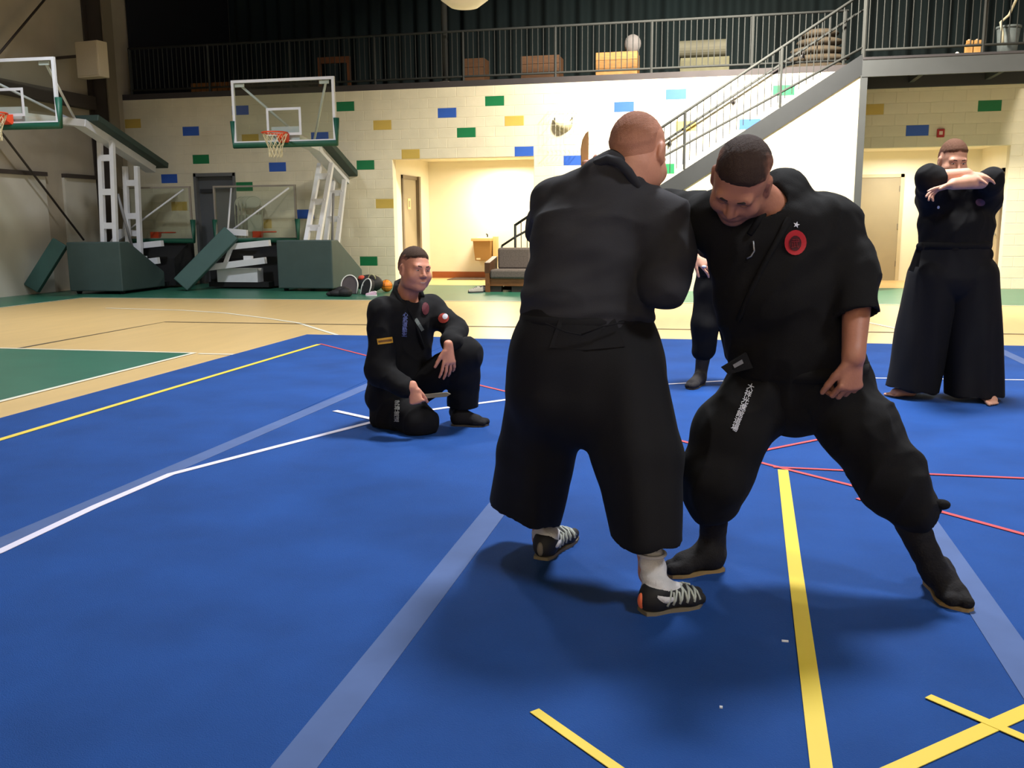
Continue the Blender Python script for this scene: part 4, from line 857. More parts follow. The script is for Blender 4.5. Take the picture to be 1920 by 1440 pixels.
def foot_prims(S, heel, toe, ankle, z0, s=1.0, big=1, split=False, grow=0.0, toes=False):
    heel = np.asarray(heel, float); toe = np.asarray(toe, float); d = nrm(A3(toe[0] - heel[0], toe[1] - heel[1], 0)); lat = A3(-d[1], d[0], 0) * big; L = np.linalg.norm((toe - heel)[:2]); up = A3(0, 0, 1)
    b = A3(heel[0], heel[1], z0); g = grow
    S.ell(b + d * 0.04 + up * 0.036, np.stack([lat, d, up]), (0.034 + g, 0.045 + g, 0.040 + g), 0.02)
    S.ec(b + d * 0.05 + up * 0.034, b + d * L * 0.70 + up * 0.026, (0.032 + g, 0.034 + g), (0.046 + g, 0.026 + g), lat, k=0.03)
    S.cone(b + d * 0.05 + up * 0.06, ankle, 0.038 + g, 0.036 + g, k=0.04)
    S.cone(b + d * L * 0.30 + up * 0.07, b + d * L * 0.65 + up * 0.035, 0.026 + g, 0.022 + g, k=0.04)
    if toes:
        for i, o in enumerate((0.034, 0.014, -0.003, -0.019, -0.033)): S.cone(b + d * L * 0.72 + lat * o + up * 0.016, b + d * L * (0.96 - 0.035 * i) + lat * o + up * 0.012, 0.013 if i == 0 else 0.009, 0.012 if i == 0 else 0.008, k=0.006)
    else:
        S.cone(b + d * L * 0.68 + lat * 0.028 + up * 0.022, b + d * (L * 0.92) + lat * 0.024 + up * 0.019, 0.024 + g, 0.019 + g, k=0.02 if not split else 0.006)
        S.ec(b + d * L * 0.66 - lat * 0.014 + up * 0.022, b + d * (L * 0.86) - lat * 0.014 + up * 0.018, (0.034 + g, 0.022 + g), (0.026 + g, 0.018 + g), lat, k=0.02 if not split else 0.004)
    S.plane(b + up * 0.0005, A3(0, 0, -1))
def sole(name, heel, toe, z0, m, parent, O, big=1, w=1.0, h=0.012):
    heel = np.asarray(heel, float); toe = np.asarray(toe, float); d = nrm(A3(toe[0] - heel[0], toe[1] - heel[1], 0)); lat = A3(-d[1], d[0], 0) * big; L = np.linalg.norm((toe - heel)[:2])
    out = [(-0.01, 0.0), (0.0, 0.030), (0.12, 0.040), (0.35, 0.038), (0.62, 0.052), (0.80, 0.054), (0.95, 0.044), (1.0, 0.022), (0.97, 0.002), (0.90, -0.024), (0.78, -0.048), (0.6, -0.050), (0.35, -0.038), (0.12, -0.040), (0.0, -0.030)]
    return MB().prism([A3(heel[0], heel[1], z0) + d * L * a + lat * b * w for a, b in out], (0, 0, h)).build(name, m, parent, False, O)
def body(name, J, head, m, parent, O, h=0.006, hands=(), feet=(), extra=None):
    S = Sdf(); g = lambda k: np.asarray(J[k], float)
    lat = nrm(g('Ls') - g('Rs')); bt = J.get('b', 1.0)
    S.ec(g('pelvis'), g('chest'), (0.125 * bt, 0.085 * bt), (0.135 * bt, 0.095 * bt), lat, k=0.05); S.cone(g('chest'), g('neck'), 0.09, 0.05, k=0.06)
    S.cone(g('Ls'), g('Rs'), 0.05, k=0.05)
    head.prims(S, g('neck'), J.get('full', 1.0))
    for s in 'LR':
        S.cone(g(s + 's'), g(s + 'e'), 0.048, 0.040, k=0.03); S.cone(g(s + 'e'), g(s + 'w'), 0.042, 0.028, k=0.02)
        S.cone(g(s + 'h'), g(s + 'k'), 0.075, 0.052, k=0.05); S.cone(g(s + 'k'), g(s + 'a'), 0.050, 0.034, k=0.02)
    for f in hands: f(S)
    for f in feet: f(S)
    if extra: extra(S)
    S.plane(A3(0, 0, MZ + 0.002), A3(0, 0, -1))
    return sculpt(name, S, h, m, parent, O)
m_black = mat('black_cotton', (18, 16, 17), 0.9, 0.12, 5, 0.12, 320, spec=0.25); m_fade = mat('faded_black_cotton', (52, 51, 55), 0.92, 0.14, 4, 0.12, 320, spec=0.25)
m_hakama = mat('black_hakama', (18, 16, 19), 0.85, 0.1, 5, 0.1, 320, spec=0.3); m_tabi = mat('black_tabi', (26, 23, 24), 0.85, 0.1, 8, 0.2, 120, spec=0.25)
m_sole = mat('tan_sole', (146, 118, 74), 0.7)
def skin(nm, c): return mat(nm, c, 0.5, 0.07, 14, 0.08, 90, spec=0.4)
def belt_ring(name, c, side, w, d, h, m, parent, O, tilt=(0, 0, 1), n=36, r=0.012):
    up = nrm(tilt); sd = nrm(np.asarray(side, float) - up * np.dot(side, up)); fr = np.cross(up, sd); b = MB(); vs = []; fs = []
    for i in range(n):
        a = 2 * math.pi * i / n
        for (dr, dz) in ((-r, -h / 2), (r * 0.6, -h / 2), (r, 0), (r * 0.6, h / 2), (-r, h / 2)): vs.append(np.asarray(c) + sd * math.cos(a) * (w + dr) + fr * math.sin(a) * (d + dr) + up * dz)
    for i in range(n):
        for j in range(4): fs.append((5 * i + j, 5 * ((i + 1) % n) + j, 5 * ((i + 1) % n) + j + 1, 5 * i + j + 1))
    return b.add(vs, fs).build(name, m, parent, True, O)
from mathutils.bvhtree import BVHTree
def bvh_of(*objs):
    vs = []; fs = []
    for o in objs:
        mw = o.parent.location if o.parent else Vector((0, 0, 0)); k = len(vs)
        vs += [v.co + mw for v in o.data.vertices]; fs += [tuple(i + k for i in p.vertices) for p in o.data.polygons]
    return BVHTree.FromPolygons(vs, fs)
def on_cloth(bvh, px, py, lift=0.004):
    r = Vector(ray(px, py)).normalized(); h = bvh.ray_cast(Vector(CC), r)
    if h[0] is None: return None
    n = h[1] if h[1].dot(r) < 0 else -h[1]
    return h[0] + n * lift
def print_poly(name, bvh, rings, m, parent, O, lift=0.004):      # rings of points (photo pixels give the place on the cloth)
    vs = []; n = len(rings[0]); fs = []
    last = None
    for rg in rings:
        for p in rg:
            h = on_cloth(bvh, p[0], p[1], lift); h = h if h is not None else last
            if h is None: h = Vector(q(p[0], p[1], 3.0))
            last = h; vs.append(tuple(h))
    for i in range(len(rings) - 1):
        for j in range(n): fs.append((i * n + j, i * n + (j + 1) % n, (i + 1) * n + (j + 1) % n, (i + 1) * n + j))
    return MB().add(vs, fs).build(name, m, parent, False, O)
def disc(cx, cy, ax, ay, r0=0.0, r1=1.0, n=20, k=4, rot=0.0):
    out = []
    for i in range(k + 1):
        r = max(r0 + (r1 - r0) * i / k, 0.01); out.append([(cx + r * (ax * math.cos(a) * math.cos(rot) - ay * math.sin(a) * math.sin(rot)), cy + r * (ax * math.cos(a) * math.sin(rot) + ay * math.sin(a) * math.cos(rot))) for a in [2 * math.pi * j / n for j in range(n)]])
    return out
def quad_px(p0, p1, w, n=6):       # strip from p0 to p1 of width w px, as rings of 4
    d = np.array(p1, float) - np.array(p0, float); L = np.linalg.norm(d); d /= L; s = np.array([-d[1], d[0]]) * w / 2
    a = [tuple(np.array(p0) + d * L * i / n - s) for i in range(n + 1)]; b = [tuple(np.array(p0) + d * L * i / n + s) for i in range(n + 1)]
    return a, b
def strip(name, bvh, p0, p1, w, m, parent, O, lift=0.004, n=6):
    a, b = quad_px(p0, p1, w, n); vs = []; last = None
    for p in a + b:
        h = on_cloth(bvh, p[0], p[1], lift); h = h if h is not None else last
        if h is None: return None
        last = h; vs.append(tuple(h))
    return MB().add(vs, [(i, i + 1, n + 2 + i, n + 1 + i) for i in range(n)]).build(name, m, parent, False, O)
def lettering(name, bvh, text, c, size, ang, m, parent, O, lift=0.005, aspect=1.0, vertical=True):
    """text lines laid on cloth: c centre (px), size (px per em), ang rotation (radians)"""
    cu = bpy.data.curves.new('txt', 'FONT'); cu.body = '\n'.join(text) if vertical else text; cu.align_x = 'CENTER'; cu.align_y = 'CENTER'; cu.space_line = 0.95; cu.resolution_u = 2; cu.offset = 0.012
    o = bpy.data.objects.new('txt', cu); COL.objects.link(o); dg = bpy.context.evaluated_depsgraph_get(); me = bpy.data.meshes.new_from_object(o.evaluated_get(dg)); bpy.data.objects.remove(o)
    if not len(me.vertices): return None
    vs = []; last = Vector(q(c[0], c[1], 3.0))
    xs = [v.co.x for v in me.vertices]; ys = [v.co.y for v in me.vertices]; mx = (min(xs) + max(xs)) / 2; my = (min(ys) + max(ys)) / 2
    for v in me.vertices:
        x = (v.co.x - mx) * size * aspect; y = -(v.co.y - my) * size
        h = on_cloth(bvh, c[0] + x * math.cos(ang) - y * math.sin(ang), c[1] + x * math.sin(ang) + y * math.cos(ang), lift); last = h if h is not None else last; vs.append(tuple(last))
    return MB().add(vs, [tuple(p.vertices) for p in me.polygons]).build(name, m, parent, False, O)
m_prw = mat('print_white', (214, 214, 224), 0.7); m_pry = mat('patch_yellow', (206, 150, 40), 0.7); m_prr = mat('patch_red', (178, 24, 36), 0.7); m_prk = mat('patch_dark_red', (70, 8, 18), 0.8); m_prg = mat('label_grey', (120, 118, 122), 0.7); m_prb = mat('print_blue', (70, 90, 160), 0.7)
RT, AW, UP = rt0, hf, zz
# ------------------------------------------------------------------ man seen from behind, wide hakama
def man_a():
    O = G(1110, 1090); O[2] = MZ
    t = thing('person', tuple(O), 'man seen from behind in faded black jacket, wide black trousers and white socks', 'person')
    sk = skin('skin_pink', (196, 138, 116))
    hd = Head(q(1197, 291, 3.30), RT * 0.50 + AW * 0.75 - UP * 0.45, UP + AW * 0.5 + RT * 0.25, 1.14)
    J = dict(pelvis=q(1098, 640, 3.32), chest=q(1135, 440, 3.30), neck=q(1166, 362, 3.25), Ls=q(1045, 385, 3.40), Rs=q(1245, 418, 3.22), Le=q(1030, 425, 3.62), Lw=q(1092, 352, 3.80), Re=q(1247, 532, 3.16), Rw=q(1280, 470, 3.42),
             Lh=q(1062, 680, 3.36), Rh=q(1140, 680, 3.27), Lk=q(1008, 850, 3.48), Rk=q(1192, 870, 3.12), La=q(1016, 1010, 3.54), Ra=q(1219, 1075, 3.04), b=1.1)
    hL, tL, hR, tR = G(1014, 1050, MZ), G(1070, 1006, MZ), G(1204, 1150, MZ), G(1322, 1127, MZ)
    hand_d = nrm(UP * 1.0 + RT * 0.05)
    def hl(S): hand(S, q(1094, 345, 3.80), nrm(UP + RT * 0.1), nrm(-AW * 0.2 + RT), ((1.2, 1.5, 1.0)), thumb=1, ts=(0.2, 1.0, 0.3))
    def hr(S): hand(S, q(1282, 466, 3.43), nrm(RT * 0.3 + UP * 0.8 + AW * 0.4), nrm(AW), ((1.0, 1.3, 0.9)), thumb=-1)
    ft = [lambda S: S.cone(hL + nrm(tL - hL) * 0.06 + UP * 0.05, np.array(J['La']), 0.03, 0.03), lambda S: S.cone(hR + nrm(tR - hR) * 0.06 + UP * 0.05, np.array(J['Ra']), 0.03, 0.034)]
    body('body', J, hd, sk, t, O, 0.006, (hl, hr), ft)
    hd.hair(t, O, (150, 100, 78), (196, 138, 116), 0.0006, (0.070, 0.082), (-0.10, -0.05), 0.06)
    S = Sdf()
    S.ec(q(1100, 622, 3.31), q(1104, 560, 3.31), (0.222, 0.165), (0.232, 0.17), RT + AW * 0.15, k=0.04); S.ec(q(1104, 560, 3.31), q(1122, 455, 3.31), (0.232, 0.17), (0.228, 0.165), RT + AW * 0.1, k=0.05)
    S.ec(q(1122, 455, 3.31), q(1142, 392, 3.30), (0.228, 0.165), (0.20, 0.13), RT, k=0.05); S.cone(q(1142, 392, 3.30), q(1155, 328, 3.27), 0.13, 0.078, k=0.08)
    for a_, b_, r_ in (((1116, 322), (1140, 385), 0.09), ((1148, 308), (1148, 385), 0.10), ((1184, 342), (1166, 390), 0.09)): S.cone(q(*a_, 3.235), q(*b_, 3.27), 0.026, r_, k=0.05)
    S.cone(J['Ls'], q(1150, 385, 3.3), 0.085, 0.10, k=0.06); S.cone(q(1150, 385, 3.3), J['Rs'], 0.10, 0.085, k=0.06)
    S.cone(J['Ls'], J['Le'], 0.085, 0.088, k=0.05); S.cone(J['Le'], q(1082, 372, 3.74), 0.085, 0.07, k=0.03)
    S.cone(J['Rs'], q(1257, 480, 3.17), 0.088, 0.08, k=0.06); S.cone(q(1256, 480, 3.17), q(1247, 530, 3.15), 0.08, 0.076, k=0.04); S.cone(q(1245, 532, 3.15), q(1272, 480, 3.40), 0.078, 0.065, k=0.03)
    S.cone(q(1160, 360, 3.27), hd.w(0, -0.025, -0.02), 0.066, 0.06, op='s', k=0.01)
    jk = sculpt('jacket', S, 0.0085, m_fade, t, O, (W(0.007, 22, (0.8, 0.8, 1.6)), R(0.009, 13, (0.7, 0.7, 1.5), 21), W(0.0018, 48, (0.6, 0.6, 1.3), 2), lambda v: 0.006 * np.sin((v[:, 2] + 0.06 * (v @ RT)) * 95 + 2 * np.sin(v @ RT * 14)) * np.exp(-((v[:, 2] - 0.93) / 0.10) ** 2)))
    cp = [q(*v) for v in ((1110, 338, 3.30), (1108, 322, 3.26), (1120, 306, 3.21), (1140, 298, 3.18), (1160, 303, 3.165), (1178, 322, 3.165), (1193, 346, 3.19), (1206, 368, 3.27))]
    MB().tube(cp, 0.016, 8).build('collar', mat('collar_dark', (40, 40, 46), 0.9), jk, True, O)
    # hakama
    H_ = Sdf(); sd = RT + AW * 0.15
    H_.ec(q(1100, 596, 3.31), q(1099, 660, 3.31), (0.232, 0.175), (0.268, 0.20), sd, k=0.03); H_.ec(q(1099, 660, 3.31), q(1098, 730, 3.31), (0.268, 0.20), (0.285, 0.21), sd, k=0.05)
    l0, l1, l2 = q(1040, 715, 3.35), q(1004, 850, 3.46), q(984, 958, 3.53); r0, r1, r2 = q(1158, 715, 3.25), q(1197, 860, 3.13), q(1211, 1008, 3.05)
    H_.ec(l0, l1, (0.17, 0.19), (0.145, 0.185), sd, k=0.05); H_.ec(l1, l2, (0.145, 0.185), (0.138, 0.18), sd, k=0.02, flat=1, fn=-UP - RT * 0.30)
    H_.ec(r0, r1, (0.17, 0.19), (0.158, 0.18), sd, k=0.05); H_.ec(r1, r2, (0.158, 0.18), (0.118, 0.165), sd, k=0.02, flat=1, fn=-UP + RT * 0.08)
    H_.ec(l1 + (l2 - l1) * 0.3, l2 + (l2 - l1) * 0.4, (0.118, 0.158), (0.112, 0.155), sd, op='s', k=0); H_.ec(r1 + (r2 - r1) * 0.4, r2 + (r2 - r1) * 0.4, (0.118, 0.15), (0.086, 0.14), sd, op='s', k=0)
    hk = sculpt('hakama', H_, 0.0085, m_hakama, t, O, (pleat(0.0065, 46, sd, 0.95, 0.6), W(0.004, 18, (1, 1, 0.5), 1)))
    # back board, ties
    bv = bvh_of(hk)
    vs = [on_cloth(bv, x, y, 0.002) for x, y in ((1048, 600), (1152, 596), (1172, 650), (1100, 656), (1030, 652))]
    MB().prism(vs, tuple(-AW * 0.004)).build('back_board', m_hakama, hk, False, O)
    MB().tube([q(1090, 628, 3.08), q(1060, 622, 3.08), q(1022, 606, 3.1)], 0.003, 6).tube([q(1090, 628, 3.08), q(1130, 612, 3.07), q(1170, 604, 3.1)], 0.003, 6).build('back_tie', m_hakama, hk, True, O)
    belt_ring('waist_band', q(1100, 598, 3.31), sd, 0.230, 0.173, 0.045, m_hakama, hk, O)
    MB().tube([q(1208, 598, 3.26), q(1214, 618, 3.24), q(1224, 640, 3.22)], 0.006, 6).build('loose_tie', m_hakama, hk, True, O)
    # socks and shoes
    m_sock = mat('white_sock', (206, 202, 204), 0.9, 0.05, 30, 0.3, 120)
    for (h_, t_, an, bg, top, lb) in ((hL, tL, J['La'], -1, q(1017, 992, 3.54), 0), (hR, tR, J['Ra'], 1, q(1222, 1048, 3.03), 1)):
        d = nrm((t_ - h_) * A3(1, 1, 0)); S = Sdf(); S.cone(h_ + d * 0.055 + UP * 0.055, top, 0.047, 0.043, k=0.01); S.cone(h_ + d * 0.06 + UP * 0.06, h_ + d * 0.15 + UP * 0.045, 0.043, 0.035, k=0.03)
        sx = sculpt('sock', S, 0.006, m_sock, t, O, (lambda v: 0.0025 * np.sin(v[:, 2] * 170 + 2.5 * np.sin(v[:, 0] * 40)),))
        MB().tube([top + UP * 0.02 + (RT * math.cos(a) + AW * math.sin(a)) * 0.046 for a in [i * math.pi / 10 for i in range(20)]], 0.006, 6, True).build('sock_cuff', m_sock, sx, True, O)
        S = Sdf(); foot_prims(S, h_, t_, h_ + d * 0.05 + UP * 0.062, MZ + 0.006, big=bg, grow=0.003); S.cone(h_ + d * 0.06 + UP * 0.125, h_ + d * 0.11 + UP * 0.115, 0.05, 0.046, op='s', k=0.01)
        sh = sculpt('shoe', S, 0.006, mat('shoe_black', (24, 22, 24), 0.7), t, O)
        sole('sole', h_, t_, MZ, mat('shoe_sole', (116, 104, 84), 0.7), sh, O, bg, 1.0, 0.012)
        lat = A3(-d[1], d[0], 0) * bg; L = np.linalg.norm((t_ - h_)[:2]); sb = bvh_of(sh)
        def onshoe(u, w_):       # point on the upper, u along, w_ across angle
            o_ = h_ + d * L * u + UP * 0.02; dr = nrm(lat * math.sin(w_) + UP * math.cos(w_)); hit = sb.ray_cast(Vector(o_ + dr * 0.2), Vector(-dr))
            return np.array(hit[0]) + dr * 0.002 if hit[0] is not None else o_ + dr * 0.04
        m_lace = mat('lace_grey', (176, 180, 172), 0.6)
        for sgn in (-1, 1):
            for i in range(5):
                u0 = 0.36 + 0.10 * i
                MB().tube([onshoe(u0 + 0.0, sgn * 0.15), onshoe(u0 - 0.02, sgn * 0.6), onshoe(u0 - 0.06, sgn * 1.05), onshoe(u0 - 0.09, sgn * 1.35)], 0.0045, 5).build('stripe', m_lace, sh, True, O)
                MB().tube([onshoe(u0 + 0.0, sgn * 0.15), onshoe(u0 + 0.015, sgn * 0.7), onshoe(u0 + 0.02, sgn * 1.3)], 0.004, 5).build('stripe', m_lace, sh, True, O)
        MB().ell(h_ - d * 0.003 + UP * 0.045, (0.014, 0.014, 0.028), 12, 8).build('heel_tab', mat('heel_orange', (232, 110, 70), 0.6) if lb else mat('heel_grey', (120, 112, 100), 0.6), sh, True, O)
    return t
A_ = man_a()
# wooden knife in his left hand
p0 = q(1096, 318, 3.80); p1 = q(1094, 262, 3.80); p2 = q(1098, 244, 3.80)
t = thing('wooden_knife', tuple(q(1096, 345, 3.80)), 'pale wooden training knife held upright above a shoulder', 'knife'); Ok = q(1096, 345, 3.80)
MB().prism([q(1090, 330, 3.80), q(1103, 330, 3.80), q(1104, 262, 3.80), q(1103.5, 245, 3.80), q(1098, 250, 3.80), q(1092, 262, 3.80), q(1089, 280, 3.80)], tuple(AW * 0.014)).build('blade', mat('knife_wood', (206, 156, 100), 0.5, 0.15, 8, stretch=(6, 6, 1)), t, False, Ok, 0.003)
MB().prism([q(1091, 352, 3.801), q(1102, 352, 3.801), q(1102, 329, 3.801), q(1091, 329, 3.801)], tuple(AW * 0.012)).build('grip', mat('knife_wood', (0, 0, 0)), t, False, Ok)
# ------------------------------------------------------------------ leaning man
def man_b():
    O = G(1540, 1105); O[2] = MZ
    t = thing('person', tuple(O), 'leaning man in black uniform with a red round chest patch and black split-toe boots', 'person')
    sk = skin('skin_tan', (176, 118, 96))
    hd = Head(q(1388, 340, 3.02), -AW * 0.50 - UP * 0.82 - RT * 0.36, UP * 0.5 - AW * 0.68 - RT * 0.10, 1.08)
    J = dict(pelvis=q(1500, 700, 3.28), chest=q(1462, 500, 3.2), neck=q(1452, 400, 3.16), Ls=q(1555, 430, 3.22), Rs=q(1345, 415, 3.20), Le=q(1608, 545, 3.12), Lw=q(1600, 668, 3.0), Re=q(1264, 402, 3.46), Rw=q(1200, 420, 3.62),
             Rh=q(1445, 735, 3.28), Lh=q(1570, 735, 3.25), Rk=q(1342, 880, 3.2), Lk=q(1672, 905, 3.1), Ra=q(1335, 1030, 3.36), La=q(1752, 1070, 3.04), b=1.15)
    hR, tR, hL, tL = G(1352, 1066, MZ), G(1246, 1078, MZ), G(1746, 1090, MZ), G(1803, 1149, MZ)
    def hl(S): hand(S, q(1600, 672, 3.0), nrm(-UP - RT * 0.05), nrm(AW - RT * 0.3), ((0.75, 1.0, 0.6), (0.8, 1.1, 0.6), (0.85, 1.1, 0.6), (0.9, 1.1, 0.6)), thumb=-1, ts=(0.45, 0.85, 0.4), s=1.15)
    def hr(S): hand(S, q(1198, 420, 3.62), nrm(-RT), nrm(-AW), ((1.0, 1.3, 0.9)), thumb=1)
    ft = [lambda S: S.cone(hL + nrm(tL - hL) * 0.06 + UP * 0.05, np.array(J['La']), 0.03, 0.03), lambda S: S.cone(hR + nrm(tR - hR) * 0.06 + UP * 0.05, np.array(J['Ra']), 0.03, 0.03)]
    body('body', J, hd, sk, t, O, 0.006, (hl, hr), ft, lambda S: S.cone(J['Le'], J['Lw'], 0.046, 0.034, k=0.02))
    hd.hair(t, O, (58, 42, 36), (176, 118, 96), 0.006, (0.088, 0.066), (-0.10, -0.050), 0.045); hd.face(t, O, mat('brow_dark', (44, 30, 26), 0.8), 0.0, None, 0.1, skin('lid_tan', (150, 98, 80)))
    S = Sdf(); b_ = Sdf()
    S.ec(q(1505, 725, 3.28), q(1490, 640, 3.25), (0.238, 0.17), (0.225, 0.165), RT, k=0.04, flat=0); S.ec(q(1490, 640, 3.25), q(1462, 540, 3.21), (0.225, 0.165), (0.222, 0.16), RT, k=0.05); S.ec(q(1462, 540, 3.21), q(1450, 450, 3.19), (0.222, 0.16), (0.235, 0.145), RT, k=0.05)
    S.cone(J['Rs'], q(1450, 425, 3.2), 0.095, 0.12, k=0.06); S.cone(q(1450, 425, 3.2), J['Ls'], 0.12, 0.10, k=0.06); S.cone(q(1452, 420, 3.18), q(1466, 358, 3.2), 0.11, 0.075, k=0.06)
    S.cone(J['Ls'], q(1592, 505, 3.15), 0.10, 0.088, k=0.05); S.ec(q(1590, 495, 3.15), q(1607, 592, 3.07), (0.088, 0.085), (0.078, 0.082), RT, k=0.03, flat=1)
    S.cone(q(1604, 575, 3.08), q(1606, 640, 3.03), 0.062, 0.066, op='s', k=0.005)
    S.cone(J['Rs'], J['Re'], 0.092, 0.086, k=0.05); S.cone(J['Re'], q(1215, 418, 3.58), 0.085, 0.075, k=0.03)
    S.cone(q(1448, 395, 3.14), hd.w(0, -0.02, -0.03), 0.068, 0.055, op='s', k=0.012)
    jk = sculpt('jacket', S, 0.0085, m_black, t, O, (W(0.008, 20, (1, 1, 1.2), 3), R(0.011, 13, (1, 1, 0.9), 22), W(0.002, 46, (1, 1, 1), 4)))
    bv = bvh_of(jk)
    # standing collar behind the neck and the crossed lapels
    MB().tube([on_cloth(bv, 1405, 440, 0.006), q(1432, 398, 3.08), q(1447, 362, 3.13), q(1462, 330, 3.20), q(1478, 328, 3.22), q(1489, 345, 3.20), q(1490, 372, 3.14), on_cloth(bv, 1474, 420, 0.008), on_cloth(bv, 1440, 480, 0.008), on_cloth(bv, 1410, 540, 0.008), on_cloth(bv, 1385, 600, 0.008)], [0.010, 0.014, 0.020, 0.024, 0.024, 0.024, 0.018, 0.011, 0.009, 0.009, 0.009], 8).build('collar', m_black, jk, True, O)
    MB().tube([p for p in [on_cloth(bv, x, y, 0.004) for x, y in ((1412, 452), (1414, 470), (1408, 480), (1400, 484))] if p is not None], 0.003, 6).build('necklace', mat('silver', (150, 150, 156), 0.35, metal=0.6), jk, True, O)
    st = print_poly('chest_patch', bv, disc(1491, 455, 20.5, 24, 0.0, 1.0), m_prr, jk, O, 0.004)
    print_poly('emblem', bv, disc(1490, 456, 11.5, 15, 0.0, 1.0, 14), m_prk, st, O, 0.006)
    lettering('emblem_letter', bv, ['武'], (1490, 456), 20, 0.0, mat('emblem_red', (120, 16, 26), 0.7), st, O, 0.0075, 0.8)
    sp = [(1492.5 + (6.4 if i % 2 == 0 else 2.6) * math.sin(i * math.pi / 5 + 0.25), 421.5 - (6.4 if i % 2 == 0 else 2.6) * math.cos(i * math.pi / 5 + 0.25)) for i in range(10)]
    print_poly('star', bv, [sp, [(1492.5 + (x - 1492.5) * 0.02, 421.5 + (y - 421.5) * 0.02) for x, y in sp]], m_prw, jk, O, 0.004)
    belt_ring('belt', q(1497, 690, 3.27), RT, 0.236, 0.172, 0.05, m_black, jk, O)
    k1 = on_cloth(bv, 1395, 672, 0.01) or Vector(q(1395, 672, 3.12))
    MB().prism([q(1354, 690, 3.10), q(1400, 662, 3.10), q(1412, 690, 3.10), q(1366, 702, 3.10)], tuple(AW * 0.02)).build('belt_end', m_black, jk, False, O)
    lb = MB().prism([q(1374, 684, 3.098), q(1391, 674, 3.098), q(1394, 681, 3.098), q(1377, 690, 3.098)], tuple(AW * -0.002)).build('belt_label', m_prg, jk, False, O)
    T = Sdf()
    T.ec(q(1500, 685, 3.28), q(1502, 715, 3.27), (0.228, 0.165), (0.240, 0.16), RT, k=0.05)
    T.cone(q(1436, 735, 3.27), q(1372, 812, 3.22), 0.140, 0.125, k=0.04); T.cone(q(1372, 812, 3.22), q(1345, 890, 3.20), 0.125, 0.112, k=0.04); T.cone(q(1345, 890, 3.20), q(1337, 935, 3.24), 0.112, 0.098, k=0.05)
    T.cone(q(1562, 735, 3.25), q(1618, 812, 3.17), 0.140, 0.126, k=0.04); T.cone(q(1618, 812, 3.17), q(1672, 900, 3.10), 0.126, 0.108, k=0.04); T.cone(q(1672, 900, 3.10), q(1708, 950, 3.08), 0.108, 0.088, k=0.05)
    tr = sculpt('trousers', T, 0.0085, m_black, t, O, (W(0.009, 20, (1, 1, 0.8), 5), R(0.012, 15, (1, 1, 0.8), 23), W(0.0025, 46, (1, 1, 1), 6)))
    for (c, r, ax) in ((q(1335, 948, 3.26), 0.062, q(1335, 1030, 3.36) - q(1337, 935, 3.24)), (q(1718, 966, 3.07), 0.06, q(1752, 1070, 3.04) - q(1708, 950, 3.08))):
        ax = nrm(ax); a1 = nrm(np.cross(ax, AW)); a2 = np.cross(ax, a1)
        MB().tube([c + (a1 * math.cos(i * math.pi / 9) + a2 * math.sin(i * math.pi / 9)) * (r + 0.008 * math.sin(i * 2.3)) for i in range(18)], 0.018, 8, True).build('leg_tie', m_black, tr, True, O)
    MB().ell(q(1766, 946, 3.03), (0.028, 0.02, 0.018)).tube([q(1738, 940, 3.03), q(1766, 944, 3.03)], 0.014, 8).build('tie_knot', m_black, tr, True, O)
    MB().ell(q(1378, 945, 3.18), (0.018, 0.02, 0.022)).build('tie_knot', m_black, tr, True, O)
    bt = bvh_of(tr, jk)
    lettering('kanji', bt, '大祥光進館道場', (1393, 764), 14.2, math.atan2(40, 92) * 0.95, m_prw, tr, O, 0.005, 0.95)
    for (h_, t_, an, kn, bg) in ((hR, tR, J['Ra'], J['Rk'], 1), (hL, tL, J['La'], J['Lk'], 1)):
        S = Sdf(); foot_prims(S, h_, t_, np.array(an), MZ + 0.008, big=bg, split=True, grow=0.005)
        d = nrm((t_ - h_) * A3(1, 1, 0)); L = np.linalg.norm((t_ - h_)[:2]); S.cone(an, np.array(an) + (np.array(kn) - np.array(an)) * 0.62, 0.045, 0.055, k=0.03)
        lat = A3(-d[1], d[0], 0) * bg
        bo = sculpt('tabi_boot', S, 0.0065, m_tabi, t, O, (W(0.003, 45, (1, 1, 1.4), 2),)); sole('sole', h_, t_, MZ, m_sole, bo, O, bg, 1.02, 0.012)
        for i in range(4):
            c = np.array(an) + UP * (0.02 + 0.03 * i) + (-d) * 0.046; MB().b2(c - A3(0.006, 0.003, 0.008), c + A3(0.006, 0.003, 0.008)).build('clasp', mat('clasp', (150, 130, 80), 0.4), bo, False, O)
    return t
man_b()
